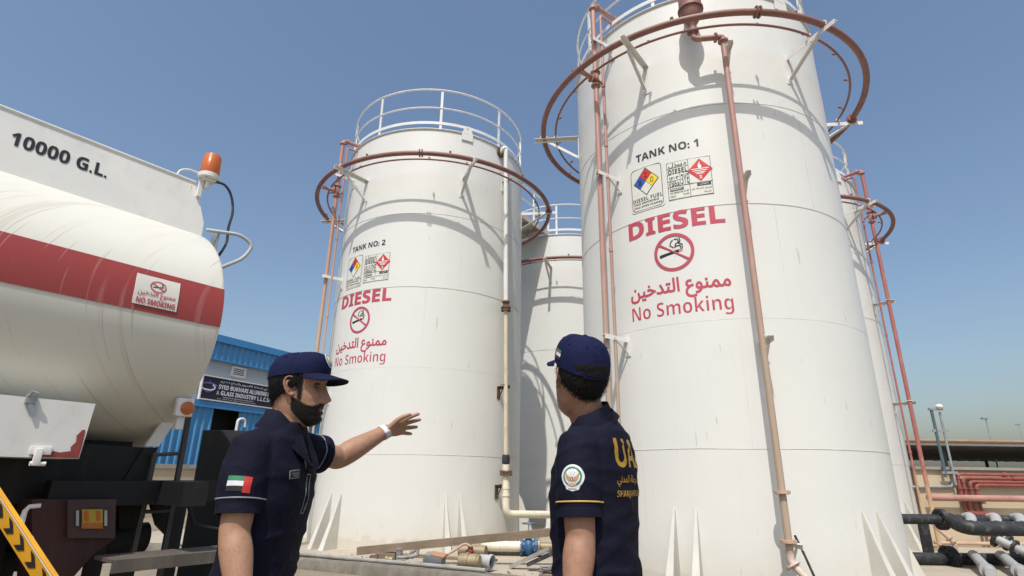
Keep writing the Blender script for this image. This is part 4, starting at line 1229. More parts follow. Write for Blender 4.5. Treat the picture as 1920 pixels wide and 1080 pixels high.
# chassis
b = MB()
for w in (4.85, 5.65): b.box(tp(-2.6, w, 1.22), (9.0, .10, .34), tax)
for s in (-6, -4.5, -3, -1.5, 0, 1.3): b.box(tp(s, 5.25, 1.22), (.12, .75, .24), tax)
b.build('chassis_frame', M_['chassis'], tk, smooth=0)
b = MB(); b.prism([tp(-6.5, 4.75, 1.42), tp(1.7, 4.75, 1.42), tp(1.7, 4.75, 1.68), tp(-6.5, 4.75, 1.68)], tn * 1.0); b.build('barrel_cradle', M_['chassis'], tk, smooth=0)
b = MB(); b.box(tp(1.86, 4.78, 1.238), (.16, 1.55, .15), tax); b.box(tp(1.55, 4.42, 1.238), (.75, .12, .15), tax); b.box(tp(2.5, 4.75, 1.238), (1.4, .12, .15), tax); b.build('rear_crossbeam', M_['chassis'], tk, smooth=0)
# drop plate, side lamp and ladder at the rear
def tpx(px, py, w):
    d = _r * ((px - 960) / FPX) + _u * ((540 - py) / FPX) + _fw
    p = d * (w / d.dot(tn)); return Vector((p.x, p.y, p.z + CAM_Z))
b = MB(); b.prism([tpx(272, 837, 4.5), tpx(298, 837, 4.5), tpx(336, 780, 4.47), tpx(316, 772, 4.47)], tn * .03); b.build('drop_plate', M_['white'], tk, smooth=0)
b = MB(); b.prism([tpx(270, 839, 4.52), tpx(297, 839, 4.52), tpx(266, 901, 4.52), tpx(232, 901, 4.52)], tn * .04); b.build('drop_strut', M_['chassis'], tk, smooth=0)
b = MB(); b.prism([tp(-3, 4.54, 1.66), tpx(268, 839, 4.54), tpx(232, 903, 4.54), tpx(226, 940, 4.54), tp(-3, 4.54, 1.17)], tn * .4); b.build('side_skirt', M_['chassis'], tk, smooth=0)
lmp = tpx(345, 764, 4.26)
b = MB(); b.box(lmp, (.11, .05, .125), tax, .008); b.box(lmp + tn * .04 - Z3 * .05, (.05, .06, .2), tax, .006); lo_ = b.build('side_lamp', M_['white'], tk)
t = NT('amber marker lens'); t.b.inputs['Base Color'].default_value = (.42, .11, .02, 1); t.b.inputs['Roughness'].default_value = .2
b = MB(); b.lathe(lmp - tn * .024 + td * .012 - Z3 * .005, [(0, .046), (.012, .045), (.02, .03), (.024, .003)], 20, -tn); b.build('lens', t.m, lo_)
lad = MB()
M_['ladder'] = paint('dull ladder paint', (.06, .055, .05), .6, .3, 6)
l0, l1, r0_, r1_ = tpx(290, 850, 4.5), tpx(278, 905, 4.5), tpx(354, 780, 4.5), tpx(331, 905, 4.5)
ext = lambda a, b, k: a + (b - a) * k
for p, q in ((l0, ext(l0, l1, 4)), (r0_, ext(r0_, r1_, 2.6))):
    dd = (q - p).normalized(); lad.box((p + q) / 2, ((q - p).length, .032, .03), (dd, tn, dd.cross(tn)))
for yy in (853, 960): lad.cyl(tpx(287 - (yy - 853) * .2, yy, 4.5), tpx(340 - (yy - 853) * .18, yy - 3, 4.5), .013)
lad.build('ladder', M_['ladder'], tk, smooth=0)
# mud guard with reflector plate
w_ = 4.30
b = MB(); b.prism([tpx(60, 936, 4.34), tpx(218, 936, 4.34), tpx(215, 1010, 4.34), tpx(175, 1040, 4.34), tpx(135, 1085, 4.34), tpx(60, 1100, 4.34)], tn * .3); b.build('mud_guard', M_['maroon'], tk, smooth=0)
b = MB(); b.prism([tpx(127, 937, w_), tpx(217, 936, w_), tpx(216, 1009, w_), tpx(127, 1009, w_)], tn * .015); mp = b.build('plate_holder', paint('dark brown plate', (.06, .032, .030), .5, .2, 5), tk, smooth=0)
def patchq(x0, y0, x1, y1, w, th=.006):
    m = MB(); m.prism([tpx(x0, y0, w), tpx(x1, y0, w), tpx(x1, y1, w), tpx(x0, y1, w)], tn * th); return m
patchq(154, 955, 193, 980, w_ - .012).build('reflector_plate', paint('yellow reflector', (.42, .29, .03), .35, .08, 30), mp, smooth=0)
m = patchq(153, 980, 193, 991, w_ - .013); m.v += []; m.build('reflector_band', paint('orange reflector', (.40, .13, .03), .35, .08, 30), mp, smooth=0)
for x0 in (159, 181): patchq(x0, 958, x0 + 7, 976, w_ - .0165, .003).build('reflector_mark', paint('orange reflector mark', (.50, .10, .02), .35, .08, 30), mp, smooth=0)
for x0 in (143, 196): patchq(x0, 957, x0 + 5, 986, w_ - .02, .012).build('plate_clip', M_['galv'], mp, smooth=0)
# grey underrun tray, struts and air tank
b = MB(); b.box(tp(1.95, 4.18, .87), (.95, .30, .02), tax); b.box(tp(1.95, 4.03, .845), (.95, .02, .07), tax); b.build('underrun_tray', paint('dusty dark steel', (.10, .085, .07), .7, .2, 5, (.2, .17, .13), .5), tk, smooth=0)
for s in (1.6, 2.25):
    b = MB(); b.box(tp(s, 4.2, .70), (.10, .10, .34), tax); b.build('tray_hanger', M_['chassis'], tk, smooth=0)
b = MB(); b.box(tp(1.2, 5.0, .93), (1.5, .12, .36), tax, .03); b.box(tp(1.0, 5.1, .70), (.5, .5, .4), tax, .08); b.build('rear_suspension', M_['chassis'], tk)
b = MB(); b.box(tp(.6, 4.9, .62), (1.1, .3, .9), tax, .05); b.build('inner_guard', M_['chassis'], tk)
b = MB(); b.cyl(tp(1.55, 4.85, .92), tp(1.95, 4.85, .92), .10, n=20); b.build('air_tank', M_['chassis'], tk)
for s0, s1 in ((1.62, 1.52), (1.95, 2.12)):
    b = MB(); b.box((tp(s0, 4.6, 1.1) + tp(s1, 4.6, .6)) / 2, (.09, .06, .72), tax); b.build('strut', M_['chassis'], tk, smooth=0)
b = MB(); b.tube([tp(2.02, 4.45, 1.18), tp(2.08, 4.42, 1.02), tp(2.25, 4.40, .98), tp(2.42, 4.42, 1.06)], .014, 8); b.build('brake_hose', M_['tyre'], tk)
b = MB(); b.tube([tpx(76, 948, 4.15), tpx(55, 950, 4.15), tpx(47, 958, 4.15), tpx(38, 986, 4.15), tpx(45, 997, 4.15), tpx(60, 1010, 4.15)], [.012, .012, .013, .017, .014, .01], 8); b.build('tow_hook', M_['white'], tk)
def wheel(s, w0):
    c = tp(s, w0, .52)
    tw = MB(); tw.lathe(c, [(0, .30), (.0, .44), (.03, .50), (.07, .52), (.24, .52), (.28, .50), (.31, .44), (.31, .30)], 40, tn)
    for k in range(40):
        a = 2 * PI * k / 40; p = c + td * (.52 * math.cos(a)) + Z3 * (.52 * math.sin(a))
        rad = td * math.cos(a) + Z3 * math.sin(a); tw.box(p + tn * .155, (.012, .05, .2), (rad, rad.cross(tn), tn))
    wo_ = tw.build('wheel', M_['tyre'], tk)
    r = MB(); r.lathe(c + tn * .04, [(0, .295), (-.02, .30), (-.02, .27), (.07, .24), (.08, .12), (.02, .10), (.0, .02)], 32, tn); r.build('rim', M_['tkgrey'], wo_)
for s in (-.45, -1.75, -5.9):
    wheel(s, 4.12); wheel(s, 6.07)
# cab at the far front, outside the picture
cab = MB(); cab.box(tp(-8.5, 5.25, 1.9), (2.0, 2.4, 2.4), tax, .15); cb_ = cab.build('cab', M_['tkwhite'], tk)
b = MB(); b.box(tp(-8.4, 4.04, 2.4), (1.0, .02, .75), tax, .01); b.build('side_window', M_['blackpipe'], cb_)

for q in (((222, 938), (262, 938), (268, 1000), (225, 1015)), ((283, 938), (330, 938), (322, 1012), (296, 985))):  # dark filler plates, added to black out the bright ground under the frame
    b = MB(); b.prism([tpx(x_, y_, 4.78) for x_, y_ in q], tn * .06); b.build('dark_filler_plate', M_['chassis'], tk, smooth=0)
# leaning chevron board at the bottom left corner
pA, pB = at(0, 929, 2.5), at(99, 1080, 2.36); pC = at(0, 990, 2.5)
dl = (pB - pA).normalized(); up_ = (pC - pA); up_ = (up_ - dl * up_.dot(dl)); bw = up_.length; up_.normalize()
st_ = -.75; ln = 2.0
en = (0.02 - pA.z) / dl.z
cvb = MB(); nn_ = dl.cross(up_).normalized()
cvb.prism([pA + dl * st_, pA + dl * en, pA + dl * en + up_ * bw, pA + dl * st_ + up_ * bw], nn_ * .018)
cbd = cvb.build('chevron_board', paint('yellow board paint', (.60, .30, .02), .4, .1, 6, (.3, .18, .05), .4), None, smooth=0, loc=pA + dl * en)
tag(cbd, 'slanting yellow board with black chevrons in the bottom left corner', 'marker board')
lf = -1 if nn_.dot(Vector((0, -1, 0))) > 0 else 1
pl2 = lambda P, lift: np.array([tuple(pA + dl * float(u) + up_ * float(v) + (nn_ * (.018 + lift) if nn_.dot(Vector((0, -1, 0))) > 0 else nn_ * -lift)) for u, v in P])
chs = []
u = st_ + .03
while u < en - .12:
    chs.append(np.array([(u, bw * .18), (u + .035, bw * .18), (u + .072, bw * .5), (u + .035, bw * .82), (u, bw * .82), (u + .037, bw * .5)]))
    u += .105
decal('chevrons', [(chs, M_['black'], .003), ([rect_loop(st_, 0, en, .006)], M_['white'], .003)], pl2, cbd)
# dark cabinet behind the truck's rear
ca, cb2 = at(380, 806, 5.6), at(463, 800, 5.6)
cbn = empty('steel_cabinet', ((ca.x + cb2.x) / 2, 5.9, 0), 'tall matt black steel cabinet standing behind the tanker, left of the pointing man', 'cabinet')
b = MB(); b.box(((ca.x + cb2.x) / 2 + .15, 5.95, ca.z / 2), (cb2.x - ca.x + .3, .7, ca.z), bev=.01); b.build('body', paint('matt black sheet', (.016, .017, .019), .6, .25, 2, (.05, .05, .05), .4), cbn)
b = MB(); b.box(((ca.x + cb2.x) / 2 + .15, 5.595, ca.z / 2), (.01, .012, ca.z - .1)); b.build('door_gap', M_['black'], cbn, smooth=0)
lt = pA + dl * (st_ + .05) + up_ * bw * .5 + Vector((0, .04, 0))
b = MB(); b.cyl(lt, (lt.x - .05, lt.y + .22, .0), .018, n=10); b.build('support_leg', M_['galv'], cbd)
# ================================================================== people
from mathutils.bvhtree import BVHTree
def interp(x, xs, ys): return float(np.interp(x, xs, ys))
HZ = [-.125, -.118, -.108, -.095, -.083, -.070, -.062, -.054, -.044, -.030, .0, .03, .05, .071, .088, .098, .102]
HF = [.030, .062, .082, .090, .084, .090, .085, .091, .089, .087, .083, .094, .091, .074, .045, .018, .0]
HB = [-.02, -.03, -.045, -.058, -.066, -.072, -.076, -.080, -.085, -.091, -.100, -.106, -.103, -.086, -.058, -.03, -.005]
HW = [.018, .030, .042, .052, .057, .061, .063, .065, .067, .070, .074, .0775, .076, .064, .043, .022, .004]
ZN = [-.138, -.113, -.100, -.081, -.060, -.047, 0, 1]; ZO = [-.125, -.098, -.083, -.0625, -.046, -.033, 0, 1]
def zold(z): return np.interp(z, ZN, ZO)
def head_pt(phi, z, off=0.0):
    """phi 0 = face, +90 = left ear; head frame: x forward, y left, z up, eye line at 0"""
    z_real, z = z, zold(z)
    xf, xb, w = interp(z, HZ, HF) * .955, interp(z, HZ, HB) * .94, interp(z, HZ, HW)
    c, s = math.cos(phi), math.sin(phi)
    xm = -.012
    n = 2.25
    k = (abs(c) ** n + abs(s) ** n) ** (-1 / n)
    x = xm + (xf - xm) * c * k if c > 0 else xm + (xm - xb) * c * k
    y = w * s * k
    if c > 0:
        g = lambda y0, z0, sy, sz: math.exp(-((abs(y) - y0) / sy) ** 2 - ((z - z0) / sz) ** 2)
        nz = interp(z, [-.052, -.046, -.040, -.033, -.022, -.008, .008, .022], [0, .005, .024, .032, .025, .016, .008, .0])
        nw = interp(z, [-.046, -.036, -.022, 0, .02], [.014, .0145, .0115, .009, .008])
        x += nz * math.exp(-(y / nw) ** 2)
        x += .007 * g(.014, -.040, .006, .006)                     # nostril wings
        x -= .014 * g(.031, .0, .014, .010)                        # eye sockets
        x += .006 * g(.030, .022, .022, .007)                      # brow ridge
        x += .004 * g(.046, -.026, .016, .014)                     # cheekbones
        x += .004 * g(.0, -.056, .020, .005) + .005 * g(.0, -.070, .017, .006) - .004 * g(.0, -.0625, .022, .003)
        x += .004 * g(.0, -.098, .018, .012)
    r = math.hypot(x - xm, y)
    if off and r > 1e-6:
        x += (x - xm) / r * off; y += y / r * off
        z_real += off * .5 * (1 if z > .08 else 0)
    return Vector((x, y, z_real))

class Frame:
    def __init__(s, o, f, up=Vector((0, 0, 1)), roll=0):
        s.o = Vector(o); s.f = Vector(f).normalized(); s.l = Vector(up).cross(s.f).normalized(); s.u = s.f.cross(s.l)
    def p(s, v): return s.o + s.f * v[0] + s.l * v[1] + s.u * v[2]

def limb(mb, P, rad, n=20, sub=6, flat=None):
    """smooth tapered limb through joints P with radii RAD (catmull-rom), closed round ends"""
    P = [Vector(p) for p in P]; m = len(P)
    pts, rr = [], []
    for i in range(m - 1):
        p0, p1, p2, p3 = P[max(i - 1, 0)], P[i], P[i + 1], P[min(i + 2, m - 1)]
        r0, r1, r2, r3 = rad[max(i - 1, 0)], rad[i], rad[i + 1], rad[min(i + 2, m - 1)]
        for t in np.linspace(0, 1, sub, endpoint=False):
            cr = lambda a, b, c, d: (b * 2 + (c - a) * t + (a * 2 - b * 5 + c * 4 - d) * t * t + (b * 3 - a - c * 3 + d) * t ** 3) * .5
            pts.append(cr(p0, p1, p2, p3)); rr.append(max(cr(r0, r1, r2, r3), .002))
    pts.append(P[-1]); rr.append(rad[-1])
    # round caps
    d0 = (pts[0] - pts[1]).normalized(); d1 = (pts[-1] - pts[-2]).normalized()
    pts = [pts[0] + d0 * rr[0] * .9, pts[0] + d0 * rr[0] * .6] + pts + [pts[-1] + d1 * rr[-1] * .6, pts[-1] + d1 * rr[-1] * .9]
    rr = [rr[0] * .35, rr[0] * .8] + rr + [rr[-1] * .8, rr[-1] * .35]
    mb.tube(pts, rr, n)

def solid(mb, voxel, smooth=4, name='body', fac=.5):
    """union of closed shapes -> one continuous surface"""
    me = bpy.data.meshes.new('solid'); me.from_pydata([tuple(v) for v in mb.v], [], mb.f)
    bm = bmesh.new(); bm.from_mesh(me); bmesh.ops.recalc_face_normals(bm, faces=bm.faces); bm.to_mesh(me); bm.free()
    o = bpy.data.objects.new('solid', me); COL.objects.link(o)
    r = o.modifiers.new('r', 'REMESH'); r.mode = 'VOXEL'; r.voxel_size = voxel
    if smooth:
        s = o.modifiers.new('s', 'SMOOTH'); s.iterations = smooth; s.factor = fac
    bpy.context.view_layer.update()
    dg = bpy.context.evaluated_depsgraph_get()
    out = bpy.data.meshes.new_from_object(o.evaluated_get(dg))
    bpy.data.objects.remove(o); bpy.data.meshes.remove(me)
    n = len(out.vertices); co = np.empty(n * 3); out.vertices.foreach_get('co', co)
    F = [tuple(p.vertices) for p in out.polygons]
    bpy.data.meshes.remove(out)
    return co.reshape(-1, 3), F

def smooth_mesh(V, F, it):
    E = set()
    for f in F:
        for i in range(len(f)):
            a, b = f[i], f[(i + 1) % len(f)]
            E.add((min(a, b), max(a, b)))
    E = np.array(list(E)); deg = np.zeros(len(V))
    np.add.at(deg, E[:, 0], 1); np.add.at(deg, E[:, 1], 1)
    for _ in range(it):
        S = np.zeros_like(V)
        np.add.at(S, E[:, 0], V[E[:, 1]]); np.add.at(S, E[:, 1], V[E[:, 0]])
        V = V * .5 + .5 * S / deg[:, None]
    return V
def finish(name, V, F, mat, parent):
    o = link_mesh(name, V, F, mat, parent, None, 180)
    return o
def normals_of(V, F):
    me = bpy.data.meshes.new('n'); me.from_pydata(V.tolist(), [], F); me.update()
    n = np.empty(len(V) * 3); me.vertices.foreach_get('normal', n); bpy.data.meshes.remove(me)
    return n.reshape(-1, 3)

def skin_material(name, base, tint):
    t = NT(name); v = t.coord()
    f = t.noise(v, 55, 7, .7); f2 = t.noise(v, 9, 4)
    c = t.mix(t.ramp(f2, [(.3, 0), (.7, 1)]), base, tint)
    c = t.mix(t.ramp(f, [(.45, 0), (.72, .42)]), c, tuple(k * .55 for k in base))
    at_ = t.node('ShaderNodeAttribute'); at_.attribute_name = 'hairmask'
    g = t.noise(v, 260, 3, .6)
    mm = t.node('ShaderNodeMath', operation='MULTIPLY_ADD'); t.link(g, mm.inputs[0]); mm.inputs[1].default_value = .5; mm.inputs[2].default_value = -.25
    ma = t.node('ShaderNodeMath', operation='ADD'); t.link(mm.outputs[0], ma.inputs[0]); t.link(at_.outputs['Fac'], ma.inputs[1])
    gate = t.node('ShaderNodeMath', operation='MULTIPLY'); t.link(t.ramp(ma.outputs[0], [(.30, 0), (.72, 1)]), gate.inputs[0]); t.link(t.ramp(at_.outputs['Fac'], [(.02, 0), (.15, 1)]), gate.inputs[1])
    c = t.mix(gate.outputs[0], c, (.012, .009, .008))
    lip = t.node('ShaderNodeAttribute'); lip.attribute_name = 'lipmask'
    c = t.mix(lip.outputs['Fac'], c, (.22, .075, .06))
    t.link(c, t.b.inputs['Base Color'])
    t.b.inputs['Roughness'].default_value = .55
    t.b.inputs['Specular IOR Level'].default_value = .35
    t.b.inputs['Subsurface Weight'].default_value = .08
    t.b.inputs['Subsurface Radius'].default_value = (.012, .005, .003)
    t.b.inputs['Subsurface Scale'].default_value = .3
    t.bump(t.noise(v, 220, 4, .6), .12, .002)
    return t.m
def cloth_material(name, col, sheen=.0):
    t = NT(name); v = t.coord()
    f = t.noise(v, 3, 4)
    c = t.mix(t.ramp(f, [(.3, 0), (.7, 1)]), tuple(k * .8 for k in col), tuple(k * 1.15 for k in col))
    t.link(c, t.b.inputs['Base Color'])
    t.b.inputs['Roughness'].default_value = .85
    t.b.inputs['Specular IOR Level'].default_value = .16
    t.b.inputs['Sheen Weight'].default_value = sheen
    t.b.inputs['Sheen Roughness'].default_value = .5
    t.b.inputs['Sheen Tint'].default_value = (.25, .28, .42, 1)
    wv = t.node('ShaderNodeTexNoise'); wv.inputs['Scale'].default_value = 11; wv.inputs['Detail'].default_value = 2.2; wv.inputs['Roughness'].default_value = .5; wv.inputs['Distortion'].default_value = 1.6
    t.link(t.coord((1, 1, .75)), wv.inputs['Vector'])
    rid = t.ramp(wv.outputs['Fac'], [(.38, 0), (.5, 1), (.62, 0)])
    hh = t.mix(.12, rid, t.noise(v, 700, 2, .5))
    t.bump(hh, .30, .0045)
    return t.m
M_['skinA'] = skin_material('warm skin', (.33, .185, .115), (.385, .215, .135))
M_['skinB'] = skin_material('tan skin', (.29, .155, .098), (.35, .19, .122))
M_['navy'] = cloth_material('navy polo cloth', (.0062, .0066, .0175))
M_['navycap'] = cloth_material('navy cap cloth', (.0065, .009, .040), .0)
M_['navytrs'] = cloth_material('navy trouser cloth', (.010, .011, .022), .1)
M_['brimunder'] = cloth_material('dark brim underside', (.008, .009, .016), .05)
M_['hair'] = paint('black hair', (.009, .008, .008), .7, .3, 60, spec=.15, bump=.6, bscale=240, stretch=(1, 1, .25))
M_['eye'] = paint('eye white', (.10, .08, .07), .25, .05, 5)
M_['iris'] = paint('dark iris', (.015, .01, .008), .15, .05, 5)
M_['gold'] = paint('gold print', (.36, .20, .02), .5, .12, 20)
M_['goldpipe'] = paint('gold piping', (.62, .40, .09), .5, .1, 20)
M_['greypiping'] = paint('grey piping', (.22, .23, .25), .5, .1, 20)
M_['flagG'] = paint('flag green', (.02, .17, .07), .6, .05, 20); M_['flagR'] = paint('flag red', (.48, .03, .025), .6, .05, 20)
M_['flagW'] = paint('flag white', (.62, .63, .66), .6, .05, 20); M_['flagK'] = paint('flag black', (.02, .02, .022), .6, .05, 20)
M_['shoe'] = paint('black shoe leather', (.012, .012, .012), .35, .2, 10)
M_['band'] = paint('white watch band', (.72, .72, .72), .4, .04, 10); M_['bandgrey'] = paint('grey watch band', (.42, .42, .43), .4, .06, 10)

def ear(mb, hf, side):
    c = Vector((-.004, side * .0735, -.010))
    P = lambda u, v, o: hf.p(c + Vector((u, side * (o - u * .38), v * 1.02)))
    rim = [(.010, .012, .002), (.009, .022, .005), (.002, .030, .008), (-.008, .032, .010), (-.017, .026, .011), (-.0215, .014, .011), (-.020, .001, .010), (-.015, -.012, .009), (-.008, -.022, .007), (-.001, -.029, .005), (.006, -.028, .004), (.009, -.020, .002)]
    mb.tube([P(*q) for q in rim], [.0035, .0036, .0036, .0036, .0036, .0036, .0036, .0038, .0042, .0048, .0042, .0035], 8)
    mb.tube([P(-.003, .019, .007), P(-.010, .015, .0085), P(-.0125, .004, .008), (P(-.010, -.007, .007)), P(-.003, -.014, .005)], .003, 8)
    mb.sphere(P(.010, -.004, .004), .0045, 6)
    pl = [[P(-.005 + .014 * math.cos(a) * k, .029 * math.sin(a) * k + .001, o) for a in np.linspace(0, 2 * PI, 20, endpoint=False)] for k, o in ((.9, -.014), (1, -.004), (.95, .003), (.6, .001))]
    mb.rings(pl)

def hand(mb, wrist, d, palm, thumb, spread=.16, curl=.18, s=1.0, fcurl=None):
    """wrist point, finger direction d, palm normal, thumb side direction"""
    d = Vector(d).normalized(); palm = Vector(palm); palm = (palm - d * palm.dot(d)).normalized(); th = Vector(thumb); th = (th - d * th.dot(d) - palm * th.dot(palm)).normalized()
    P = lambda a, b, c: wrist + d * (a * s) + th * (b * s) + palm * (c * s)
    rows = [(0, .026, .019), (.02, .029, .018), (.05, .038, .0155), (.08, .041, .014), (.095, .040, .012)]
    mb.rings([[P(a, w * math.cos(t), .002 + h * math.sin(t)) for t in np.linspace(0, 2 * PI, 20, endpoint=False)] for a, w, h in rows])
    L = [.070, .078, .073, .058]
    for k in range(4):
        b0 = .030 - .020 * k; a0 = .088 - .004 * abs(k - 1)
        ang = spread * (1.3 - k) * 1.0
        cu = (fcurl[k] if fcurl else curl)
        dirv = (d * math.cos(ang) + th * math.sin(ang)).normalized()
        pts = [P(a0 - .02, b0, 0), P(a0, b0, 0)]; q = pts[-1]; aa = 0
        rad = [.0102, .0100]
        for j, f in enumerate((.45, .31, .24)):
            aa += cu * (1, 1.1, .8)[j]
            q = q + (dirv * math.cos(aa) + palm * math.sin(aa)) * (L[k] * f * s); pts.append(q); rad.append((.0096, .0088, .0076)[j] * (.92 if k == 3 else 1))
        limb(mb, pts, [r * s for r in rad], 12, 4)
    t0 = P(.022, .026, .008); t1 = P(.050, .052, .014); t2 = P(.078, .062, .018); t3 = P(.100, .066, .022)
    limb(mb, [P(.008, .012, .004), t0, t1, t2, t3], [.013 * s, .0125 * s, .0105 * s, .0095 * s, .0075 * s], 12, 4)

def cap_parts(root, hf, tall, emblem, rear_open):
    """baseball cap in the head frame"""
    cz = lambda phi: .030 + (.013 + tall * .5) * math.cos(phi)
    def dome(phi, t, off=0.0):
        z0 = cz(phi); p0 = head_pt(phi, max(z0, .0), .0095 + off)
        top = Vector((-.008, 0, .1135 + tall + off))
        a = t * PI / 2
        k = math.cos(a) ** .62; fz = math.sin(a) ** 1.05
        front = max(math.cos(phi), 0)
        bulge = 1 + .05 * math.sin(2 * a) * (.5 + .8 * front)
        x = top.x + (p0.x - top.x) * k * bulge; y = p0.y * k * bulge
        z = z0 + (top.z - z0) * fz + .012 * front * math.sin(2 * a)
        return Vector((x, y, z))
    n = 64; m = 16
    mb = MB(); rings = []
    ts = list(np.linspace(0, .985, m))
    for t in ts: rings.append([hf.p(dome(2 * PI * k / n, t) + Vector((0, 0, 0))) for k in range(n)])
    inner = [[hf.p(dome(2 * PI * k / n, t, -.0045)) for k in range(n)] for t in (.25, 0)]
    mb.rings(inner + rings, cap=False); k0 = len(mb.v) - n
    mb.f.append(tuple(range(k0, k0 + n))); mb.mi.append(0)
    V, F = np.array([tuple(v) for v in mb.v]), mb.f
    rd = np.array([noise.noise(Vector(v) * 28) for v in V]) * .0012
    V = V + normals_of(V, F) * rd[:, None]
    cp = link_mesh('cap', V, F, M_['navycap'], root, None, 60)
    # seams between the six panels
    for phi in (PI / 2, -PI / 2, PI, PI / 6 * 1.0, -PI / 6, 2.6 * 0 + 0.0):
        if phi == 0.0: continue
        s_ = MB(); s_.tube([hf.p(dome(phi, t, .0004)) for t in np.linspace(.02, .97, 14)], .0011, 5); s_.build('cap_seam', M_['navycap'], cp)
    b = MB(); b.sphere(hf.p((-.008, 0, .114 + tall)), .0085, 8, (1, 1, .55), (hf.f, hf.l, hf.u)); b.build('cap_button', M_['navycap'], cp)
    for phi in (.62, -.62, 1.9, -1.9, 2.75, -2.75):
        e = MB(); c = dome(phi, .52, .0006); e.sphere(hf.p(c), .003, 6); e.build('eyelet', M_['navycap'], cp)
    # brim
    br = MB(); rows_t, rows_b = [], []
    nb = 25; mr = 9
    for j in range(mr):
        r = j / (mr - 1); rt, rb = [], []
        for i in range(nb):
            t_ = (i / (nb - 1) - .5) * 2; ph = t_ * 1.18
            p0 = dome(ph, 0, -.001); ps = dome(1.18, 0, -.001); pf0 = dome(0, 0, -.001)
            a_ = t_ * PI / 2; e_ = 2 / 2.7
            xo = ps.x + (pf0.x + .066 - ps.x) * max(math.cos(a_), 0) ** e_; yo = .083 * math.copysign(abs(math.sin(a_)) ** e_, a_)
            x = p0.x + (xo - p0.x) * r; y = p0.y + (yo - p0.y) * r
            z = p0.z - .003 + (pf0.z - p0.z) * r * .5 - .018 * r - .008 * (abs(y) / .083) ** 2 * min(1, max(0, (x - ps.x) / .055)) * (.4 + .6 * r)
            rt.append(hf.p((x, y, z + .002))); rb.append(hf.p((x - .001, y, z - .0018)))
        rows_t.append(rt); rows_b.append(rb)
    def sheet(mb, rows, flip):
        n_ = len(rows[0]); mb.add([p for r in rows for p in r], [((i + j * n_), (i + 1 + j * n_), (i + 1 + (j + 1) * n_), (i + (j + 1) * n_)) for j in range(len(rows) - 1) for i in range(n_ - 1)])
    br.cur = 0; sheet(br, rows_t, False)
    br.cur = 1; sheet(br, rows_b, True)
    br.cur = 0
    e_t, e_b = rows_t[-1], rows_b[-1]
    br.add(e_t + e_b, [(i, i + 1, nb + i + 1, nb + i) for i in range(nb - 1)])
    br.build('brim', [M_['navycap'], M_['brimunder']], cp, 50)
    if rear_open:
        st_ = MB(); pts = []
        for ph in np.linspace(PI - .42, PI + .42, 13):
            rise = .023 * math.cos((ph - PI) / .42 * PI / 2) ** .7
            p = dome(ph, .0, .0005); pts.append((ph, rise))
        lo = np.array([(ph, 0.004) for ph, _ in pts] + [(ph, .004 + r) for ph, r in pts[::-1]])
        Vv, T = fill([np.array([(a, b) for a, b in lo])], 0)
        W = np.array([tuple(hf.p(dome(a, b / .105 * .62, .003))) for a, b in Vv])
        link_mesh('rear_opening', W, [tuple(t) for t in T], M_['hair'], cp, None, 0)
        s_ = MB(); s_.rings([[hf.p(dome(ph, 0, o_) + Vector((0, 0, z_))) for o_, z_ in ((.002, -.004), (.002, .011), (.0005, .011), (.0005, -.004))] for ph in np.linspace(PI - .43, PI + .43, 15)])
        s_.build('adjuster_strap', M_['navycap'], cp)
    return cp, dome

def hair_part(root, hf, zlow, side_front, name='hair', thick=.006):
    mb = MB(); outer, inner = [], []
    phis = np.linspace(side_front, 2 * PI - side_front, 70)
    zs = np.linspace(0, 1, 14)
    for t in zs:
        ro, ri = [], []
        for ph in phis:
            back = min(1, max(0, (abs(abs(ph - PI) - PI) - side_front) / .5))
            a = abs(ph - PI)
            lo = zlow + .034 * (1 - math.cos(a * 1.35)) + .004 * noise.noise(Vector((ph * 9, 3, 1)))
            z = lo + (.062 - lo) * t
            edge = min(1, t * 4) * min(1, (PI - side_front - a) * 6 + .1)
            o_ = thick * edge * (1 + .25 * noise.noise(Vector((ph * 14, t * 5, 7))))
            ro.append(hf.p(head_pt(ph, z, .001 + o_))); ri.append(hf.p(head_pt(ph, z, -.004)))
        outer.append(ro); inner.append(ri)
    n = len(phis); m = len(zs)
    vs = [p for r in outer for p in r] + [p for r in inner for p in r]; k = n * m
    fs = []
    for j in range(m - 1):
        for i in range(n - 1):
            a = j * n + i
            fs.append((a, a + 1, a + n + 1, a + n)); fs.append((k + a, k + a + n, k + a + n + 1, k + a + 1))
    for i in range(n - 1):
        fs.append((i, k + i, k + i + 1, i + 1)); a = (m - 1) * n + i; fs.append((a, a + 1, k + a + 1, k + a))
    for j in range(m - 1):
        a = j * n; fs.append((a, a + n, k + a + n, k + a)); a = j * n + n - 1; fs.append((a, k + a, k + a + n, a + n))
    mb.add(vs, fs)
    rs = np.random.default_rng(5)
    for _ in range(3600):
        j = int(rs.integers(0, int(m * .55))); i = int(rs.integers(0, n)); p = outer[j][i] + Vector(rs.normal(0, .0025, 3)); c = inner[j][i]
        nn = (outer[j][i] - c).normalized(); d = (nn * .35 - hf.u * .9 + Vector(rs.normal(0, .25, 3))).normalized(); s_ = d.cross(nn).normalized(); L = rs.uniform(.006, .013)
        mb.add([p - s_ * .0006, p + s_ * .0006, p + d * L], [(0, 1, 2)])
    return mb.build(name, M_['hair'], root, 60)

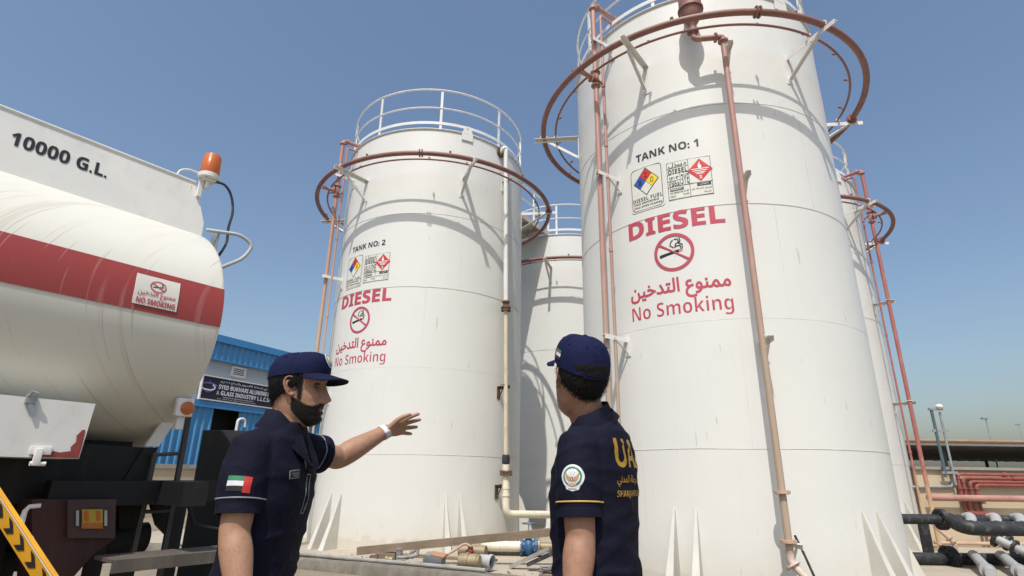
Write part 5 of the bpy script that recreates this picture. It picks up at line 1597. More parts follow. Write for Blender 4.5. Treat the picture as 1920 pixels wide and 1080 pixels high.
def strands(parent, V, F, hm, hf, beard, arms, S_):
    """short hairs growing from the skin: beard and brows as one part, forearm hair as another"""
    rs = np.random.default_rng(3); N = normals_of(V, F)
    down = -np.array(hf.u); fwd = np.array(hf.f)
    def grow(idx, n, length, width, direc, name):
        if not len(idx): return
        pick = rs.choice(idx, n); b = MB()
        for i in pick:
            nn = N[i]; p = V[i] + rs.normal(0, .0012, 3); L = length * rs.uniform(.6, 1.3)
            d = direc(i, nn) + rs.normal(0, .22, 3); d /= np.linalg.norm(d)
            s_ = np.cross(d, nn); s_ /= (np.linalg.norm(s_) + 1e-9)
            q = p + d * L * .55 + nn * L * .08; t = p + d * L
            b.add([p - s_ * width, p + s_ * width, q + s_ * width * .7, q - s_ * width * .7, t], [(0, 1, 2, 3), (3, 2, 4)])
        link_mesh(name, b.v, b.f, M_['hair'], parent, None, 0)
    idx = np.where(hm > .45)[0]
    grow(idx, int(3200 * min(1, beard + .1)), .0048, .00045, lambda i, n: down * .75 + n * .45 - fwd * .15, 'beard')
    fa = []
    for A in arms:
        e, w = np.array(A['el']), np.array(A['wr']); ax = w - e; L = np.linalg.norm(ax); ax /= L
        t = (V - e) @ ax; r = np.linalg.norm(V - e - t[:, None] * ax, axis=1)
        fa.append(np.where((t > .02) & (t < L * .93) & (r < .07))[0])
    idx = np.concatenate(fa)
    grow(idx, 1100, .0065, .00013, lambda i, n: n * .25 + down * .6 + fwd * .4, 'arm_hair')
class Stick:
    """decals laid onto a cloth surface; anchor found along a sight line, then projected along the cloth's own normal"""
    def __init__(s, V, F): s.b = BVHTree.FromPolygons([tuple(v) for v in V], F)
    def anchor(s, px, py):
        d = (_r * ((px - 960) / FPX) + _u * ((540 - py) / FPX) + _fw).normalized()
        h = s.b.ray_cast(Vector((0, 0, CAM_Z)), d)
        return h[0], h[1]
    def place(s, px, py, up=Vector((0, 0, 1)), n=None, rot=0):
        o, nn = s.anchor(px, py)
        nn = Vector(n) if n is not None else nn
        nn.normalize()
        y = (up - nn * up.dot(nn)).normalized(); x = y.cross(nn)
        if rot:
            x, y = x * math.cos(rot) + y * math.sin(rot), y * math.cos(rot) - x * math.sin(rot)
        def f(P, lift):
            out = []
            for u, v in P:
                q = o + x * float(u) + y * float(v)
                h = s.b.ray_cast(q + nn * .12, -nn)
                if h[0] is None: h = s.b.find_nearest(q)
                out.append(tuple(h[0] + nn * lift))
            return np.array(out)
        return f

def build_person(key, label, head_px, headY, H, face_dir, head_up, spine_px, spineY, torso_dir, lean, arms, skin, beard, cap_opts, piping, zlow, stance, slim=1.0):
    S_ = H / 1.77
    T = torso_dir = Vector((*torso_dir, 0)).normalized(); Lt = Z3.cross(T)
    hc = at(*head_px, headY)
    hf = Frame(hc, face_dir, Vector(head_up))
    sp = at(*spine_px, spineY); base = Vector((sp.x, sp.y, 0))
    root = empty('person', base, label, 'person', 'men in navy polo shirts and caps')
    nb = hc + hf.p((-.028, 0, -.085)) - hf.o                        # where the neck meets the skull
    tq = lambda z, f=0, l=0: base + T * (f + lean * (z - 1.0)) + Lt * l + Z3 * z
    sc = lambda z: z * S_
    # ---- clothing sections (height, half width, half depth, forward offset)
    sec = [(.86, .170, .120, .0), (.95, .168, .122, .0), (1.04, .158, .116, .004), (1.12, .156, .115, .006), (1.20, .163, .118, .006), (1.29, .172, .121, .006), (1.375, .172, .114, .0), (1.43, .163, .100, -.008), (1.475, .138, .088, -.012), (1.505, .098, .076, -.010), (1.53, .066, .064, -.004)]
    def torso(mb, k, secs, n=48):
        rings = []
        for z, hw, hd, fo in secs:
            r = []
            for a in np.linspace(0, 2 * PI, n, endpoint=False):
                c, s = math.cos(a), math.sin(a); q = (abs(c) ** 2.5 + abs(s) ** 2.5) ** (-1 / 2.5)
                r.append(tq(sc(z), fo + hd * slim * k * c * q, hw * k * s * q))
            rings.append(r)
        mb.rings(rings)
    # ---- body: one continuous surface
    body = MB()
    rings = []
    for z in np.linspace(-.1375, .1015, 80):
        rings.append([hf.p(head_pt(2 * PI * k / 96, z)) for k in range(96)])
    body.rings(rings)
    for sd in (1, -1): ear(body, hf, sd)
    nk0 = tq(sc(1.46), -.015); nk1 = hc + (hf.p((-.020, 0, -.06)) - hf.o)
    limb(body, [nk0, nk0.lerp(nk1, .5) + T * .004, nk1], [.066, .0585, .058], 28)
    torso(body, .84, sec[:-2])
    legs = []
    for sd in (1, -1):
        hip = tq(sc(.92), 0, sd * .09); foot = tq(.07, stance * sd, sd * .12); knee = hip.lerp(foot, .48) + T * .015
        limb(body, [hip, hip.lerp(knee, .5), knee, knee.lerp(foot, .4), foot], [.085, .075, .055, .052, .036], 20)
        legs.append((hip, knee, foot))
    for A in arms:
        sh, el, wr = A['sh'], A['el'], A['wr']
        up1 = sh.lerp(el, .45); fo1 = el.lerp(wr, .28); fo2 = el.lerp(wr, .7)
        limb(body, [sh, up1, sh.lerp(el, .82), el, fo1, fo2, wr], [.044, .047, .044, .0425, .0445, .034, .027], 24)
        hand(body, wr + (wr - el).normalized() * -.004, A['hd'], A['palm'], A['thumb'], A.get('spread', .1), A.get('curl', .3), 1.0, A.get('fcurl'))
    V, F = solid(body, .0032, 4)
    me_o = finish('body', V, F, skin, root)
    # masks in the head frame
    R3 = np.array([tuple(hf.f), tuple(hf.l), tuple(hf.u)]); q = (V - np.array(hf.o)) @ R3.T
    x, y, z = q[:, 0] / .955, np.abs(q[:, 1]), zold(q[:, 2])
    ss = lambda a, b, t: np.clip((t - a) / (b - a), 0, 1) ** 2 * (3 - 2 * np.clip((t - a) / (b - a), 0, 1))
    inh = (np.abs(q[:, 1]) < .095) & (z > -.15) & (z < .14) & (x > -.12) & (x < .14)
    top = np.interp(x, [-.01, .02, .045, .065, .08, .10], [-.018, -.035, -.047, -.050, -.046, -.045])
    jaw = ss(.004, -.012, z - top) * ss(-.015, .01, x - .0 * z) * ss(-.15, -.125, z + .10 * (x < .03))
    jaw *= 1 - .9 * np.exp(-((z + .063) / .006) ** 2 - (y / .022) ** 2) * (x > .06)
    neckfade = ss(-.135, -.112, z + .25 * np.clip(.045 - x, 0, .1))
    jaw *= neckfade
    jaw *= ss(-.078, -.062, z + 1.15 * np.clip(x, 0, .075))
    side = np.exp(-((x - .024) / .0105) ** 2) * (x > .013) * ss(.045, .055, y) * ss(-.05, -.03, z) * ss(.07, .05, z)
    mou = np.exp(-((z + .0495) / .0048) ** 2) * (x > .055) * ss(.034, .024, y)
    brow = np.exp(-((z - .0175 - .003 * np.sin(y * 60)) / .0050) ** 2) * (x > .045) * ss(.010, .016, y) * ss(.056, .046, y)
    jaw = jaw * (1 - (y > .0725) * (x < .014))
    hm = np.clip(np.maximum.reduce([jaw * beard, side * .9 * min(beard * 1.6, 1), mou * beard, brow * .9]), 0, 1) * inh
    lash = np.exp(-((z - .006) / .003) ** 2) * (x > .045) * ss(.018, .022, y) * ss(.046, .042, y); hm = np.maximum(hm, lash * .7 * inh)
    lm = np.exp(-((z + .063) / .0075) ** 2) * (x > .07) * ss(.026, .018, y) * inh
    lm = np.maximum(lm, .45 * (np.abs(q[:, 1]) > .0735) * inh * (np.abs(q[:, 0] + .008) < .035))
    for nm, arr in (('hairmask', hm), ('lipmask', lm * .8)):
        a = me_o.data.attributes.new(nm, 'FLOAT', 'POINT'); a.data.foreach_set('value', arr.astype(np.float32))
    for sd in (1, -1):
        e = MB(); ec = hf.p((.0635, sd * .031, .0)); e.sphere(ec, .0100, 10, ax=(hf.f, hf.l, hf.u)); eo = e.build('eye', M_['eye'], me_o)
        e = MB(); e.sphere(hf.p((.0705, sd * .0305, .0)), .0052, 8, (.5, 1, 1), (hf.f, hf.l, hf.u)); e.build('iris', M_['iris'], eo)
    strands(me_o, V, F, hm, hf, beard, arms, S_)
    hair_part(root, hf, zlow, 1.27)
    cp, dome = cap_parts(root, hf, cap_opts['tall'], None, cap_opts['rear'])
    # ---- polo shirt
    shm = MB(); torso(shm, 1.0, sec)
    cuffs = []
    for A in arms:
        sh, el = A['sh'], A['el']; k = A['cuff']
        d = (el - sh).normalized(); inn = sh - Lt * (A['side'] * .075) + Z3 * .022
        limb_p = [inn, sh + Z3 * .004, sh.lerp(el, k * .5), sh.lerp(el, k)]
        n0 = len(shm.v)
        P = [Vector(p) for p in limb_p]
        shm.loft([(P[0] + Z3 * .008, .052), (P[1], .060), (P[1].lerp(P[3], .30), .066), (P[1].lerp(P[3], .7), .0655), (P[3], A.get('cr', .068))], 28)
        cuffs.append((P[3], d, A.get('cr', .068)))
    Vs, Fs = solid(shm, .0065, 7)
    # folds
    N = normals_of(Vs, Fs)
    loc = Vs - np.array(base)
    fl = np.empty(len(Vs))
    Tn, Ln = np.array(T), np.array(Lt)
    for i, v in enumerate(loc):
        u, w, zz = v @ Tn, v @ Ln, v[2]
        k = 1.0 if zz < 1.2 * S_ else .55
        a = noise.noise(Vector((u * 6 + zz * 6, w * 6 - zz * 4, zz * 12 + u * 5)))
        b_ = noise.noise(Vector((u * 14, w * 14 + 5, zz * 9 + u * 10)))
        fl[i] = k * (.0095 * (max(0, 1 - abs(a) * 3.4)) ** 2 + .0012 * b_)
    Vs = smooth_mesh(Vs + N * fl[:, None], Fs, 3)
    shirt = finish('polo_shirt', Vs, Fs, M_['navy'], root)
    # cuff bands with piping
    for (c, d, r) in cuffs:
        x_, y_, _ = frame(d)
        for off, rr, m in ((-.032, r + .0075, piping),):
            tb = MB(); ring = []
            bv = BVHTree.FromPolygons([tuple(v) for v in Vs], Fs)
            for a in np.linspace(0, 2 * PI, 48, endpoint=False):
                dr = x_ * math.cos(a) + y_ * math.sin(a); o = c + d * off
                h = bv.ray_cast(o, dr, .2)
                dd = (h[0] - o).length if h[0] is not None else rr
                ring.append(o + dr * (min(max(dd, r * .8), rr + .004) + .0008))
            tb.tube(ring, .0024, 6, closed=True); tb.build('sleeve_piping', m, shirt)
        hm_ = MB(); hm_.rings([[c + d * o + (x_ * math.cos(a) + y_ * math.sin(a)) * q_ for a in np.linspace(0, 2 * PI, 40, endpoint=False)] for o, q_ in ((-.02, r - .004), (-.015, r + .0035), (.008, r + .0045), (.009, r + .001), (-.01, r - .006))], cap=False)
        hm_.build('sleeve_hem', M_['navy'], shirt)
    # collar: a stand round the neck and a fold that falls to two points at the front
    cl = MB()
    ua = (nk1 - nk0).normalized(); fa = (T - ua * T.dot(ua)).normalized(); la = ua.cross(fa)
    c0 = nk0 + ua * .066 - fa * .002
    gap = .16
    ang = np.linspace(gap, 2 * PI - gap, 64)
    def cring(rf, rl, h, drop, open_=0.0):
        out = []
        for a in ang:
            fr = max(math.cos(a), 0) ** 1.3
            out.append(c0 + fa * ((rf + open_ * fr - .27 * rf * max(-math.cos(a), 0) * (rf > .08)) * math.cos(a)) + la * (rl * math.sin(a)) + ua * (h - drop * fr))
        return out
    cols = [cring(.066, .066, -.02, .05), cring(.066, .066, .032, .055), cring(.069, .069, .040, .055), cring(.073, .073, .038, .055), cring(.088, .091, .014, .066, .018), cring(.106, .114, -.020, .072, .036), cring(.1065, .1145, -.024, .074, .036), cring(.100, .107, -.021, .072, .030), cring(.079, .081, .010, .062, .012)]
    for r in cols[4:8]:
        for idx in (range(0, 7), range(-1, -8, -1)):
            for j, i_ in enumerate(idx): r[i_] = r[i_] - ua * (.026 * (1 - j / 7) ** 1.4) + fa * (.006 * (1 - j / 7))
    nA = len(ang); m_ = len(cols)
    cl.add([p for r in cols for p in r], [(i + j * nA, i + 1 + j * nA, i + 1 + ((j + 1) % m_) * nA, i + ((j + 1) % m_) * nA) for j in range(m_) for i in range(nA - 1)] + [tuple(j * nA for j in range(m_)), tuple(j * nA + nA - 1 for j in range(m_ - 1, -1, -1))])
    cl.build('collar', M_['navy'], shirt, 60)
    pk = MB(); pts = [tq(sc(z), interp(z, [1.25, 1.35, 1.41, 1.46], [.131, .120, .096, .070]) - .002, 0) for z in (1.46, 1.44, 1.42, 1.40, 1.375)]
    pk.rings([[p + Lt * a + T * b_ for a, b_ in ((-.016, -.01), (-.016, .0035), (.016, .0035), (.016, -.01))] for p in pts]); pk.build('placket', M_['navy'], shirt)
    # ---- trousers, belt, shoes
    tr = MB()
    torso(tr, 1.0, [(.80, .165, .115, 0), (.88, .168, .118, 0), (.98, .158, .112, 0), (1.02, .152, .108, 0)])
    for hip, knee, foot in legs:
        limb(tr, [hip, hip.lerp(knee, .5), knee, knee.lerp(foot, .6), foot + Z3 * .02], [.098, .09, .075, .07, .068], 24)
    Vt, Ft = solid(tr, .009, 5)
    Nn = normals_of(Vt, Ft); fd = np.array([noise.noise(Vector((v[0] * 8, v[1] * 8, v[2] * 6))) for v in Vt]) * .007
    finish('trousers', Vt + Nn * fd[:, None], Ft, M_['navytrs'], root)
    for hip, knee, foot in legs:
        s_ = MB(); ff = Vector((foot.x, foot.y, 0))
        s_.rings([[ff + T * a + Lt * (w * math.cos(t)) + Z3 * (max(0, hh * math.sin(t)) if math.sin(t) > 0 else 0) for t in np.linspace(0, 2 * PI, 20, endpoint=False)] for a, w, hh in ((-.085, .02, .05), (-.075, .036, .085), (-.03, .042, .115), (.03, .043, .10), (.09, .048, .065), (.15, .045, .05), (.185, .025, .035))])
        s_.build('shoe', M_['shoe'], root, 60)
    return dict(root=root, hf=hf, V=Vs, F=Fs, shirt=shirt, cap=cp, dome=dome, T=T, L=Lt, cuffs=cuffs, body=me_o, bodyV=V, bodyF=F)

# ---------------------------------------------------------------- the man pointing
A_T = (math.cos(R_(-4)), math.sin(R_(-4)))
armR = dict(side=-1, sh=at(466, 848, 1.80), el=at(440, 1000, 1.77), wr=at(452, 1150, 1.72), hd=(.15, .12, -1), palm=(.55, .8, 0), thumb=(.8, -.4, 0), curl=.38, spread=.05, cuff=.74, cr=.059)
armL = dict(side=1, sh=at(553, 842, 2.13), el=at(635, 858, 2.32), wr=at(724, 808, 2.44), hd=at(785, 790, 2.53) - at(730, 806, 2.44), palm=(.1, -.8, -.6), thumb=(0, -.35, 1), spread=.23, curl=.05, fcurl=(.10, .06, .03, .0), cuff=.55, cr=.066)
PA = build_person('A', 'bearded man in profile pointing at a tank with his outstretched arm', (562, 724), 1.96, 1.775, (.995, .06, .0), (0.02, -.02, 1), (495, 900), 1.965, A_T, .11, (armR, armL), M_['skinA'], 1.0, dict(rear=False, tall=.0), M_['greypiping'], -.075, .02, .89)
# ---------------------------------------------------------------- the man looking up
B_T = (-.85, .53)
armBL = dict(side=1, sh=at(1081, 842, 1.74), el=at(1088, 1010, 1.72), wr=at(1076, 1160, 1.66), hd=(-.1, .05, -1), palm=(.3, .9, 0), thumb=(-.9, .2, 0), curl=.35, spread=.05, cuff=.74, cr=.060)
armBR = dict(side=-1, sh=at(1146, 846, 2.03), el=at(1132, 1000, 2.10), wr=at(1100, 1130, 2.05), hd=(-.1, .05, -1), palm=(-.3, -.9, 0), thumb=(-.9, .2, 0), curl=.35, spread=.05, cuff=.66, cr=.069)
PB = build_person('B', 'man seen from behind looking up at a tank, gold print across his back', (1087, 706), 1.84, 1.80, (-.33, .90, .27), (.10, -.25, 1), (1117, 900), 1.88, B_T, .0, (armBL, armBR), M_['skinB'], .35, dict(rear=True, tall=.020), M_['goldpipe'], -.064, .03)

# ---------------------------------------------------------------- badges, flags, prints, watch
stA, stB = Stick(PA['V'], PA['F']), Stick(PB['V'], PB['F'])
RL = rect_loop
pf_ = stA.place(448, 906, rot=R_(-3))
decal('flag_patch', [([RL(-.033, .007, .012, .021)], M_['flagG'], .0016), ([RL(-.033, -.007, .012, .007)], M_['flagW'], .0016), ([RL(-.033, -.021, .012, -.007)], M_['flagK'], .0016), ([RL(.012, -.024, .033, .021)], M_['flagR'], .0018)], pf_, PA['shirt'], .008)
pn = stA.place(553, 889, rot=R_(6))
decal('name_tag', [([RL(-.026, -.013, .026, .013)], M_['greypiping'], .002), ([RL(-.0235, -.0105, .0235, .0105)], M_['flagK'], .003), ([RL(-.016, .001, .016, .0035), RL(-.012, -.005, .014, -.003)], M_['greypiping'], .004)], pn, PA['shirt'], .008)
pz = stA.place(576, 925, rot=R_(-4))
decal('pocket_trim', [([RL(-.013, -.06, .013, .06), RL(-.0105, -.0575, .0105, .0575, cw=True)], M_['greypiping'], .002), ([circle_loop(0, -.045, .003, 8), RL(-.001, -.04, .001, -.03)], M_['greypiping'], .003)], pz, PA['shirt'], .008)
pz = stA.place(572, 868, rot=R_(14))
decal('pen_clip', [([RL(-.003, -.022, .003, .022)], M_['greypiping'], .003)], pz, PA['shirt'], .008)
# wrist band on the pointing arm
w0 = armL['wr'] - (armL['wr'] - armL['el']).normalized() * .012
dw = (armL['wr'] - armL['el']).normalized(); xw, yw_, _ = frame(dw)
bvb = BVHTree.FromPolygons([tuple(v) for v in PA['bodyV']], PA['bodyF'])
def bandring(off, lift):
    out = []
    for a in np.linspace(0, 2 * PI, 40, endpoint=False):
        dr = xw * math.cos(a) + yw_ * math.sin(a); h = bvb.ray_cast(w0 + dw * off, dr, .06)
        out.append(w0 + dw * off + dr * ((h[0] - (w0 + dw * off)).length + lift if h[0] is not None else .031))
    return out
wb = empty('wristband', w0, 'white fitness band with a grey clasp on the pointing wrist', 'wristband')
b = MB(); b.rings([bandring(-.010, -.002), bandring(-.010, .003), bandring(-.006, .0042), bandring(.006, .0042), bandring(.010, .003), bandring(.010, -.002)], cap=False); b.build('band', M_['band'], wb)
cdir = (Vector((.25, -1, -.62))); cdir = (cdir - dw * cdir.dot(dw)).normalized()
b = MB(); b.box(w0 + cdir * .036, (.024, .03, .006), (dw, dw.cross(cdir), cdir), .002); b.build('clasp', M_['bandgrey'], wb)
# sleeve emblem of the man looking up
pe0 = stB.place(1073, 893, n=Vector((-.42, -.9, .08)))
pe = lambda P, lift: pe0(P * .87, lift)
rr = .0325
wing = lambda sg: [np.array([(sg * .004, -.012), (sg * .011, -.016), (sg * .020, -.006), (sg * .0225, .006), (sg * .021, .013), (sg * .017, .004), (sg * .011, .0), (sg * .006, -.002)][::1 if sg > 0 else -1])]
stars = [circle_loop(.009 * math.cos(a), .014 + .009 * math.sin(a), .0014, 6) for a in np.linspace(0, 2 * PI, 6, endpoint=False)] + [circle_loop(0, .014, .0016, 6)]
decal('emblem_patch', [([circle_loop(0, 0, .0375, 48)], M_['flagW'], .0018), ([np.array([(-.027, -.022), (-.020, -.040), (0, -.046), (.020, -.040), (.027, -.022)])], M_['flagW'], .0018),
    ([circle_loop(0, 0, .0305, 40), circle_loop(0, 0, .0255, 40, cw=True)], M_['flagG'], .0028),
    (wing(1) + wing(-1), paint('emblem bronze', (.45, .26, .12), .5, .1, 60), .0032), (stars, M_['greypipe'], .0032),
    ([np.array([(-.0045, -.014), (.0045, -.014), (.004, -.004), (0, -.001), (-.004, -.004)])], M_['flagK'], .0036), ([RL(-.0015, -.014, .0015, -.004)], M_['flagW'], .0042), ([RL(-.0045, -.006, .0045, -.0035)], M_['flagR'], .0044),
    ([np.array([(-.014, -.027), (0, -.031), (.014, -.027), (.012, -.021), (0, -.019), (-.012, -.021)])], paint('emblem sand', (.55, .36, .22), .5, .1, 60), .0034),
    ([RL(-.013, -.0385, .013, -.0365)], M_['greypipe'], .003)], pe, PB['shirt'], .006)
# print across the back
nT = -PB['T']
pbk = stB.place(1158, 878, n=nT)
FL = lambda s, box, bold=True, fat=0: fit_loops(glyph_loops(s, bold, fat), box)
decal('back_print', [(FL('UA.E', (-.004, .0, .215, .088), True, .0), M_['gold'], .0014),
    (FL(AR('ﻫﻴﺼﺔ', 'ﺍﻟﺸﺮﻃﺔ', 'ﺍﻟﻤﺪﻧﻲ'), (-.005, -.052, .24, -.018), False, .02), M_['gold'], .0014),
    (FL('SHARJAHFUNCTION', (-.01, -.085, .24, -.062), True, 0), M_['gold'], .0014)], pbk, PB['shirt'], .014)
def cap_decal(P_, name, phi0, t0, layers):
    dome, hf = P_['dome'], P_['hf']
    def pl(Q, lift):
        return np.array([tuple(hf.p(dome(phi0 - u / .085, t0 + v / .125, lift))) for u, v in Q])
    return decal(name, layers, pl, P_['cap'], .006)
cap_decal(PA, 'cap_emblem', -.12, .36, [([circle_loop(0, 0, .0265, 36)], M_['flagW'], .003), ([circle_loop(0, 0, .022, 36), circle_loop(0, 0, .018, 36, cw=True)], M_['flagG'], .004), ([circle_loop(0, -.003, .010, 16)], M_['goldpipe'], .004)])
cap_decal(PB, 'cap_emblem', 0, .30, [([circle_loop(0, 0, .0265, 36)], M_['flagW'], .003), ([circle_loop(0, 0, .022, 36), circle_loop(0, 0, .018, 36, cw=True)], M_['flagG'], .004)])
cap_decal(PB, 'cap_flag', 1.45, .22, [([RL(-.017, .004, .010, .012)], M_['flagG'], .002), ([RL(-.017, -.004, .010, .004)], M_['flagW'], .002), ([RL(-.017, -.012, .010, -.004)], M_['flagK'], .002), ([RL(.010, -.012, .017, .012)], M_['flagR'], .002)])
# ================================================================== clutter along the kerb
def gpx(px, py, z):
    d = _r * ((px - 960) / FPX) + _u * ((540 - py) / FPX) + _fw
    p = d * ((z - CAM_Z) / d.z); return Vector((p.x, p.y, z))
M_['timber'] = paint('weathered timber', (.23, .175, .125), .85, .25, 2.5, (.10, .075, .055), .6, (2, 22, 22), bump=.5, bscale=40, spec=.15)
M_['dustgrey'] = paint('dusty grey fitting', (.30, .29, .27), .7, .2, 6, (.16, .13, .10), .5, (9, 9, 9), bump=.25)
M_['brass'] = paint('dull brass', (.30, .24, .15), .5, .25, 9, (.14, .11, .07), .6, (9, 9, 9), metal=.3, bump=.3)
M_['valveblue'] = paint('valve blue', (.035, .11, .23), .45, .15, 8, (.06, .08, .10), .5, (9, 9, 9))
M_['net'] = paint('faded purple grey strapping', (.22, .19, .20), .8, .25, 20, bump=.4)
def tubething(name, pts, r, mat, label, cat, group=None, n=10):
    P = [Vector(p) for p in pts]
    b = MB(); b.tube(P, r, n); o = b.build(name, M_[mat], None, loc=P[0]); return tag(o, label, cat, group)
# the long timber propped over the fittings
t0, t1 = at(671, 1033, 9.55), at(1215, 980, 9.35)
dt = (t1 - t0).normalized(); nt = dt.cross(Z3).normalized(); ut = nt.cross(dt)
b = MB(); secs = []
for i in range(25):
    k = i / 24; c = t0.lerp(t1, k); j = lambda q: noise.noise(Vector((k * 9, q, 2))) * .004
    secs.append([c + nt * (a + j(q)) + ut * (h + j(q + 9)) for q, (a, h) in enumerate(((-.06, -.055), (.06, -.055), (.06, .055), (-.06, .055)))])
b.rings(secs); o = b.build('timber_beam', M_['timber'], None, smooth=0, loc=t0); tag(o, 'long weathered timber beam slanting up behind the men over loose pipe fittings', 'beam')
# prop under its far end: pale block
pb = t0.lerp(t1, .93)
b = MB(); b.box((pb.x, pb.y, (pb.z - .06 + .09) / 2), (.16, .2, pb.z - .06 - .09), bev=.01); o = b.build('wooden_block', M_['timber'], None, smooth=0, loc=(pb.x, pb.y, .09)); tag(o, 'squat timber block propping up the high end of the long beam', 'block')
pb = t0.lerp(t1, .10)
b = MB(); b.box((pb.x, pb.y, (pb.z - .06 + .09) / 2), (.3, .18, max(pb.z - .06 - .09, .03)), bev=.008); o = b.build('wooden_block', M_['timber'], None, smooth=0, loc=(pb.x, pb.y, .09)); tag(o, 'dark timber offcut under the low end of the long beam', 'block')
# second plank lying behind
p0, p1 = at(735, 1040, 10.4), at(930, 1052, 9.9)
b = MB(); d_ = (p1 - p0).normalized(); b.box((p0 + p1) / 2, ((p1 - p0).length, .16, .05), (d_, d_.cross(Z3).normalized(), d_.cross(Z3).normalized().cross(d_))); o = b.build('plank', M_['timber'], None, smooth=0, loc=p0); tag(o, 'short pale plank lying flat behind the loose fittings', 'plank')
# conduit and hose along the kerb top
tubething('conduit', [kerbp(-6, .10, .185), kerbp(-2.9, .11, .19), kerbp(-2.2, .13, .185), kerbp(-1.6, .16, .18), kerbp(-.9, .15, .185), kerbp(.4, .16, .18)], .028, 'dustgrey', 'grey conduit lying along the top of the concrete kerb', 'conduit')
tubething('hose', [kerbp(-3.2, .22, .20), kerbp(-2.75, .16, .195), kerbp(-2.35, .12, .19), kerbp(-2.0, .19, .18), kerbp(-1.55, .25, .16), kerbp(-1.0, .30, .15)], .022, 'dustgrey', 'thin grey hose twisting beside the conduit on the kerb', 'hose')
tubething('edge_pipe', [kerbp(1.2, .10, .185), kerbp(4.8, .10, .185)], .025, 'rust', 'brown pipe lying along the kerb in front of TANK NO: 1', 'pipe')
# upright pipe stub
q = at(748, 1046, 9.5)
b = MB(); b.lathe((q.x, q.y, q.z - .06), [(0, .075), (.03, .075), (.031, .05), (.17, .05), (.171, .058), (.20, .058), (.201, .05), (.215, .05)], 18)
for i in range(7): b.cyl((q.x, q.y, q.z + .0 + i * .018), (q.x, q.y, q.z + .008 + i * .018), .053, n=16)
o = b.build('pipe_nipple', M_['dustgrey'], None, loc=(q.x, q.y, q.z - .06)); tag(o, 'upright grey threaded pipe nipple standing among the loose fittings', 'pipe fitting')
# square rusty flange plate
q = at(700, 1050, 9.3); ax_ = (Vector((.9, -.35, .1)).normalized(), Vector((.2, .3, .93)).normalized(), Vector((-.35, -.88, .3)).normalized())
lo = [np.array([(-.07, -.055), (-.055, -.07), (.055, -.07), (.07, -.055), (.07, .055), (.055, .07), (-.055, .07), (-.07, .055)]), circle_loop(0, 0, .02, 14, cw=True)]
V, T_ = fill(lo); b = MB()
for off in (0, .03): b.add([q + ax_[0] * float(p[0]) + ax_[1] * float(p[1]) - ax_[2] * off * -1 for p in V], [tuple(t) for t in T_])
for poly in lo:
    m = len(poly); b.add([q + ax_[0] * float(p[0]) + ax_[1] * float(p[1]) + ax_[2] * off for off in (0, .03) for p in poly], [(i, (i + 1) % m, (i + 1) % m + m, i + m) for i in range(m)])
o = b.build('flange_plate', M_['rust'], None, smooth=0, loc=q); tag(o, 'square rusty flange plate with a round hole, lying by the kerb', 'flange')
# stack of pulley-like couplings
for i, (px, py, r, h, mt, lb) in enumerate(((752, 1057, .085, .055, 'dustgrey', 'lower disc of the two grey grooved couplings stacked by the kerb'), (752, 1046, .088, .045, 'dustgrey', 'upper disc of the two grey grooved couplings stacked by the kerb'))):
    q = at(px + 3, py, 9.05)
    b = MB(); b.lathe((q.x, q.y, q.z - h / 2), [(0, r * .8), (0.002, r), (h * .35, r), (h * .4, r * .78), (h * .6, r * .78), (h * .65, r), (h - .002, r), (h, r * .8), (h, .02)], 26)
    o = b.build('grooved_coupling', M_[mt], None, loc=q); tag(o, lb, 'coupling')
# short pipes lying about
for i, (a, c, r, mt, lb) in enumerate(((at(712, 1060, 9.2), at(738, 1047, 9.5), .032, 'brass', 'short brass pipe piece lying beside the square flange plate'), (at(735, 1058, 9.3), at(700, 1063, 9.0), .028, 'dustgrey', 'short grey pipe piece lying in front of the square flange plate'),
        (at(770, 1060, 9.25), at(800, 1066, 9.05), .036, 'dustgrey', 'grey pipe offcut between the couplings and the grey box'), (at(770, 1036, 10.2), at(795, 1022, 10.1), .03, 'dustgrey', 'bent grey pipe end poking up behind the beam'))):
    b = MB(); b.cyl(a, c, r, n=14); d_ = (c - a).normalized(); b.cyl(a, a + d_ * .05, r * 1.25, n=14); b.cyl(c - d_ * .04, c, r * 1.2, n=14)
    o = b.build('pipe_offcut', M_[mt], None, loc=a); tag(o, lb, 'pipe offcut', 'pipe offcuts by the kerb')
# grey box with an orange top
q = at(815, 1049, 8.95)
bx_ = empty('float_box', q, 'chunky grey plastic float with an orange top, tipped among the fittings', 'float')
ax_ = (Vector((.93, -.3, -.12)).normalized(), None, None); y_ = Vector((.25, .9, .2)); y_ = (y_ - ax_[0] * y_.dot(ax_[0])).normalized(); ax_ = (ax_[0], y_, ax_[0].cross(y_))
b = MB(); b.box(q, (.30, .16, .15), ax_, .03); b.build('body', paint('slate grey plastic', (.20, .21, .22), .5, .15, 8, (.3, .27, .22), .4), bx_)
b = MB(); b.box(q + ax_[0] * .06 + ax_[2] * .075, (.22, .15, .03), ax_, .012); b.build('orange_top', paint('faded orange plastic', (.36, .19, .12), .5, .12, 8), bx_)
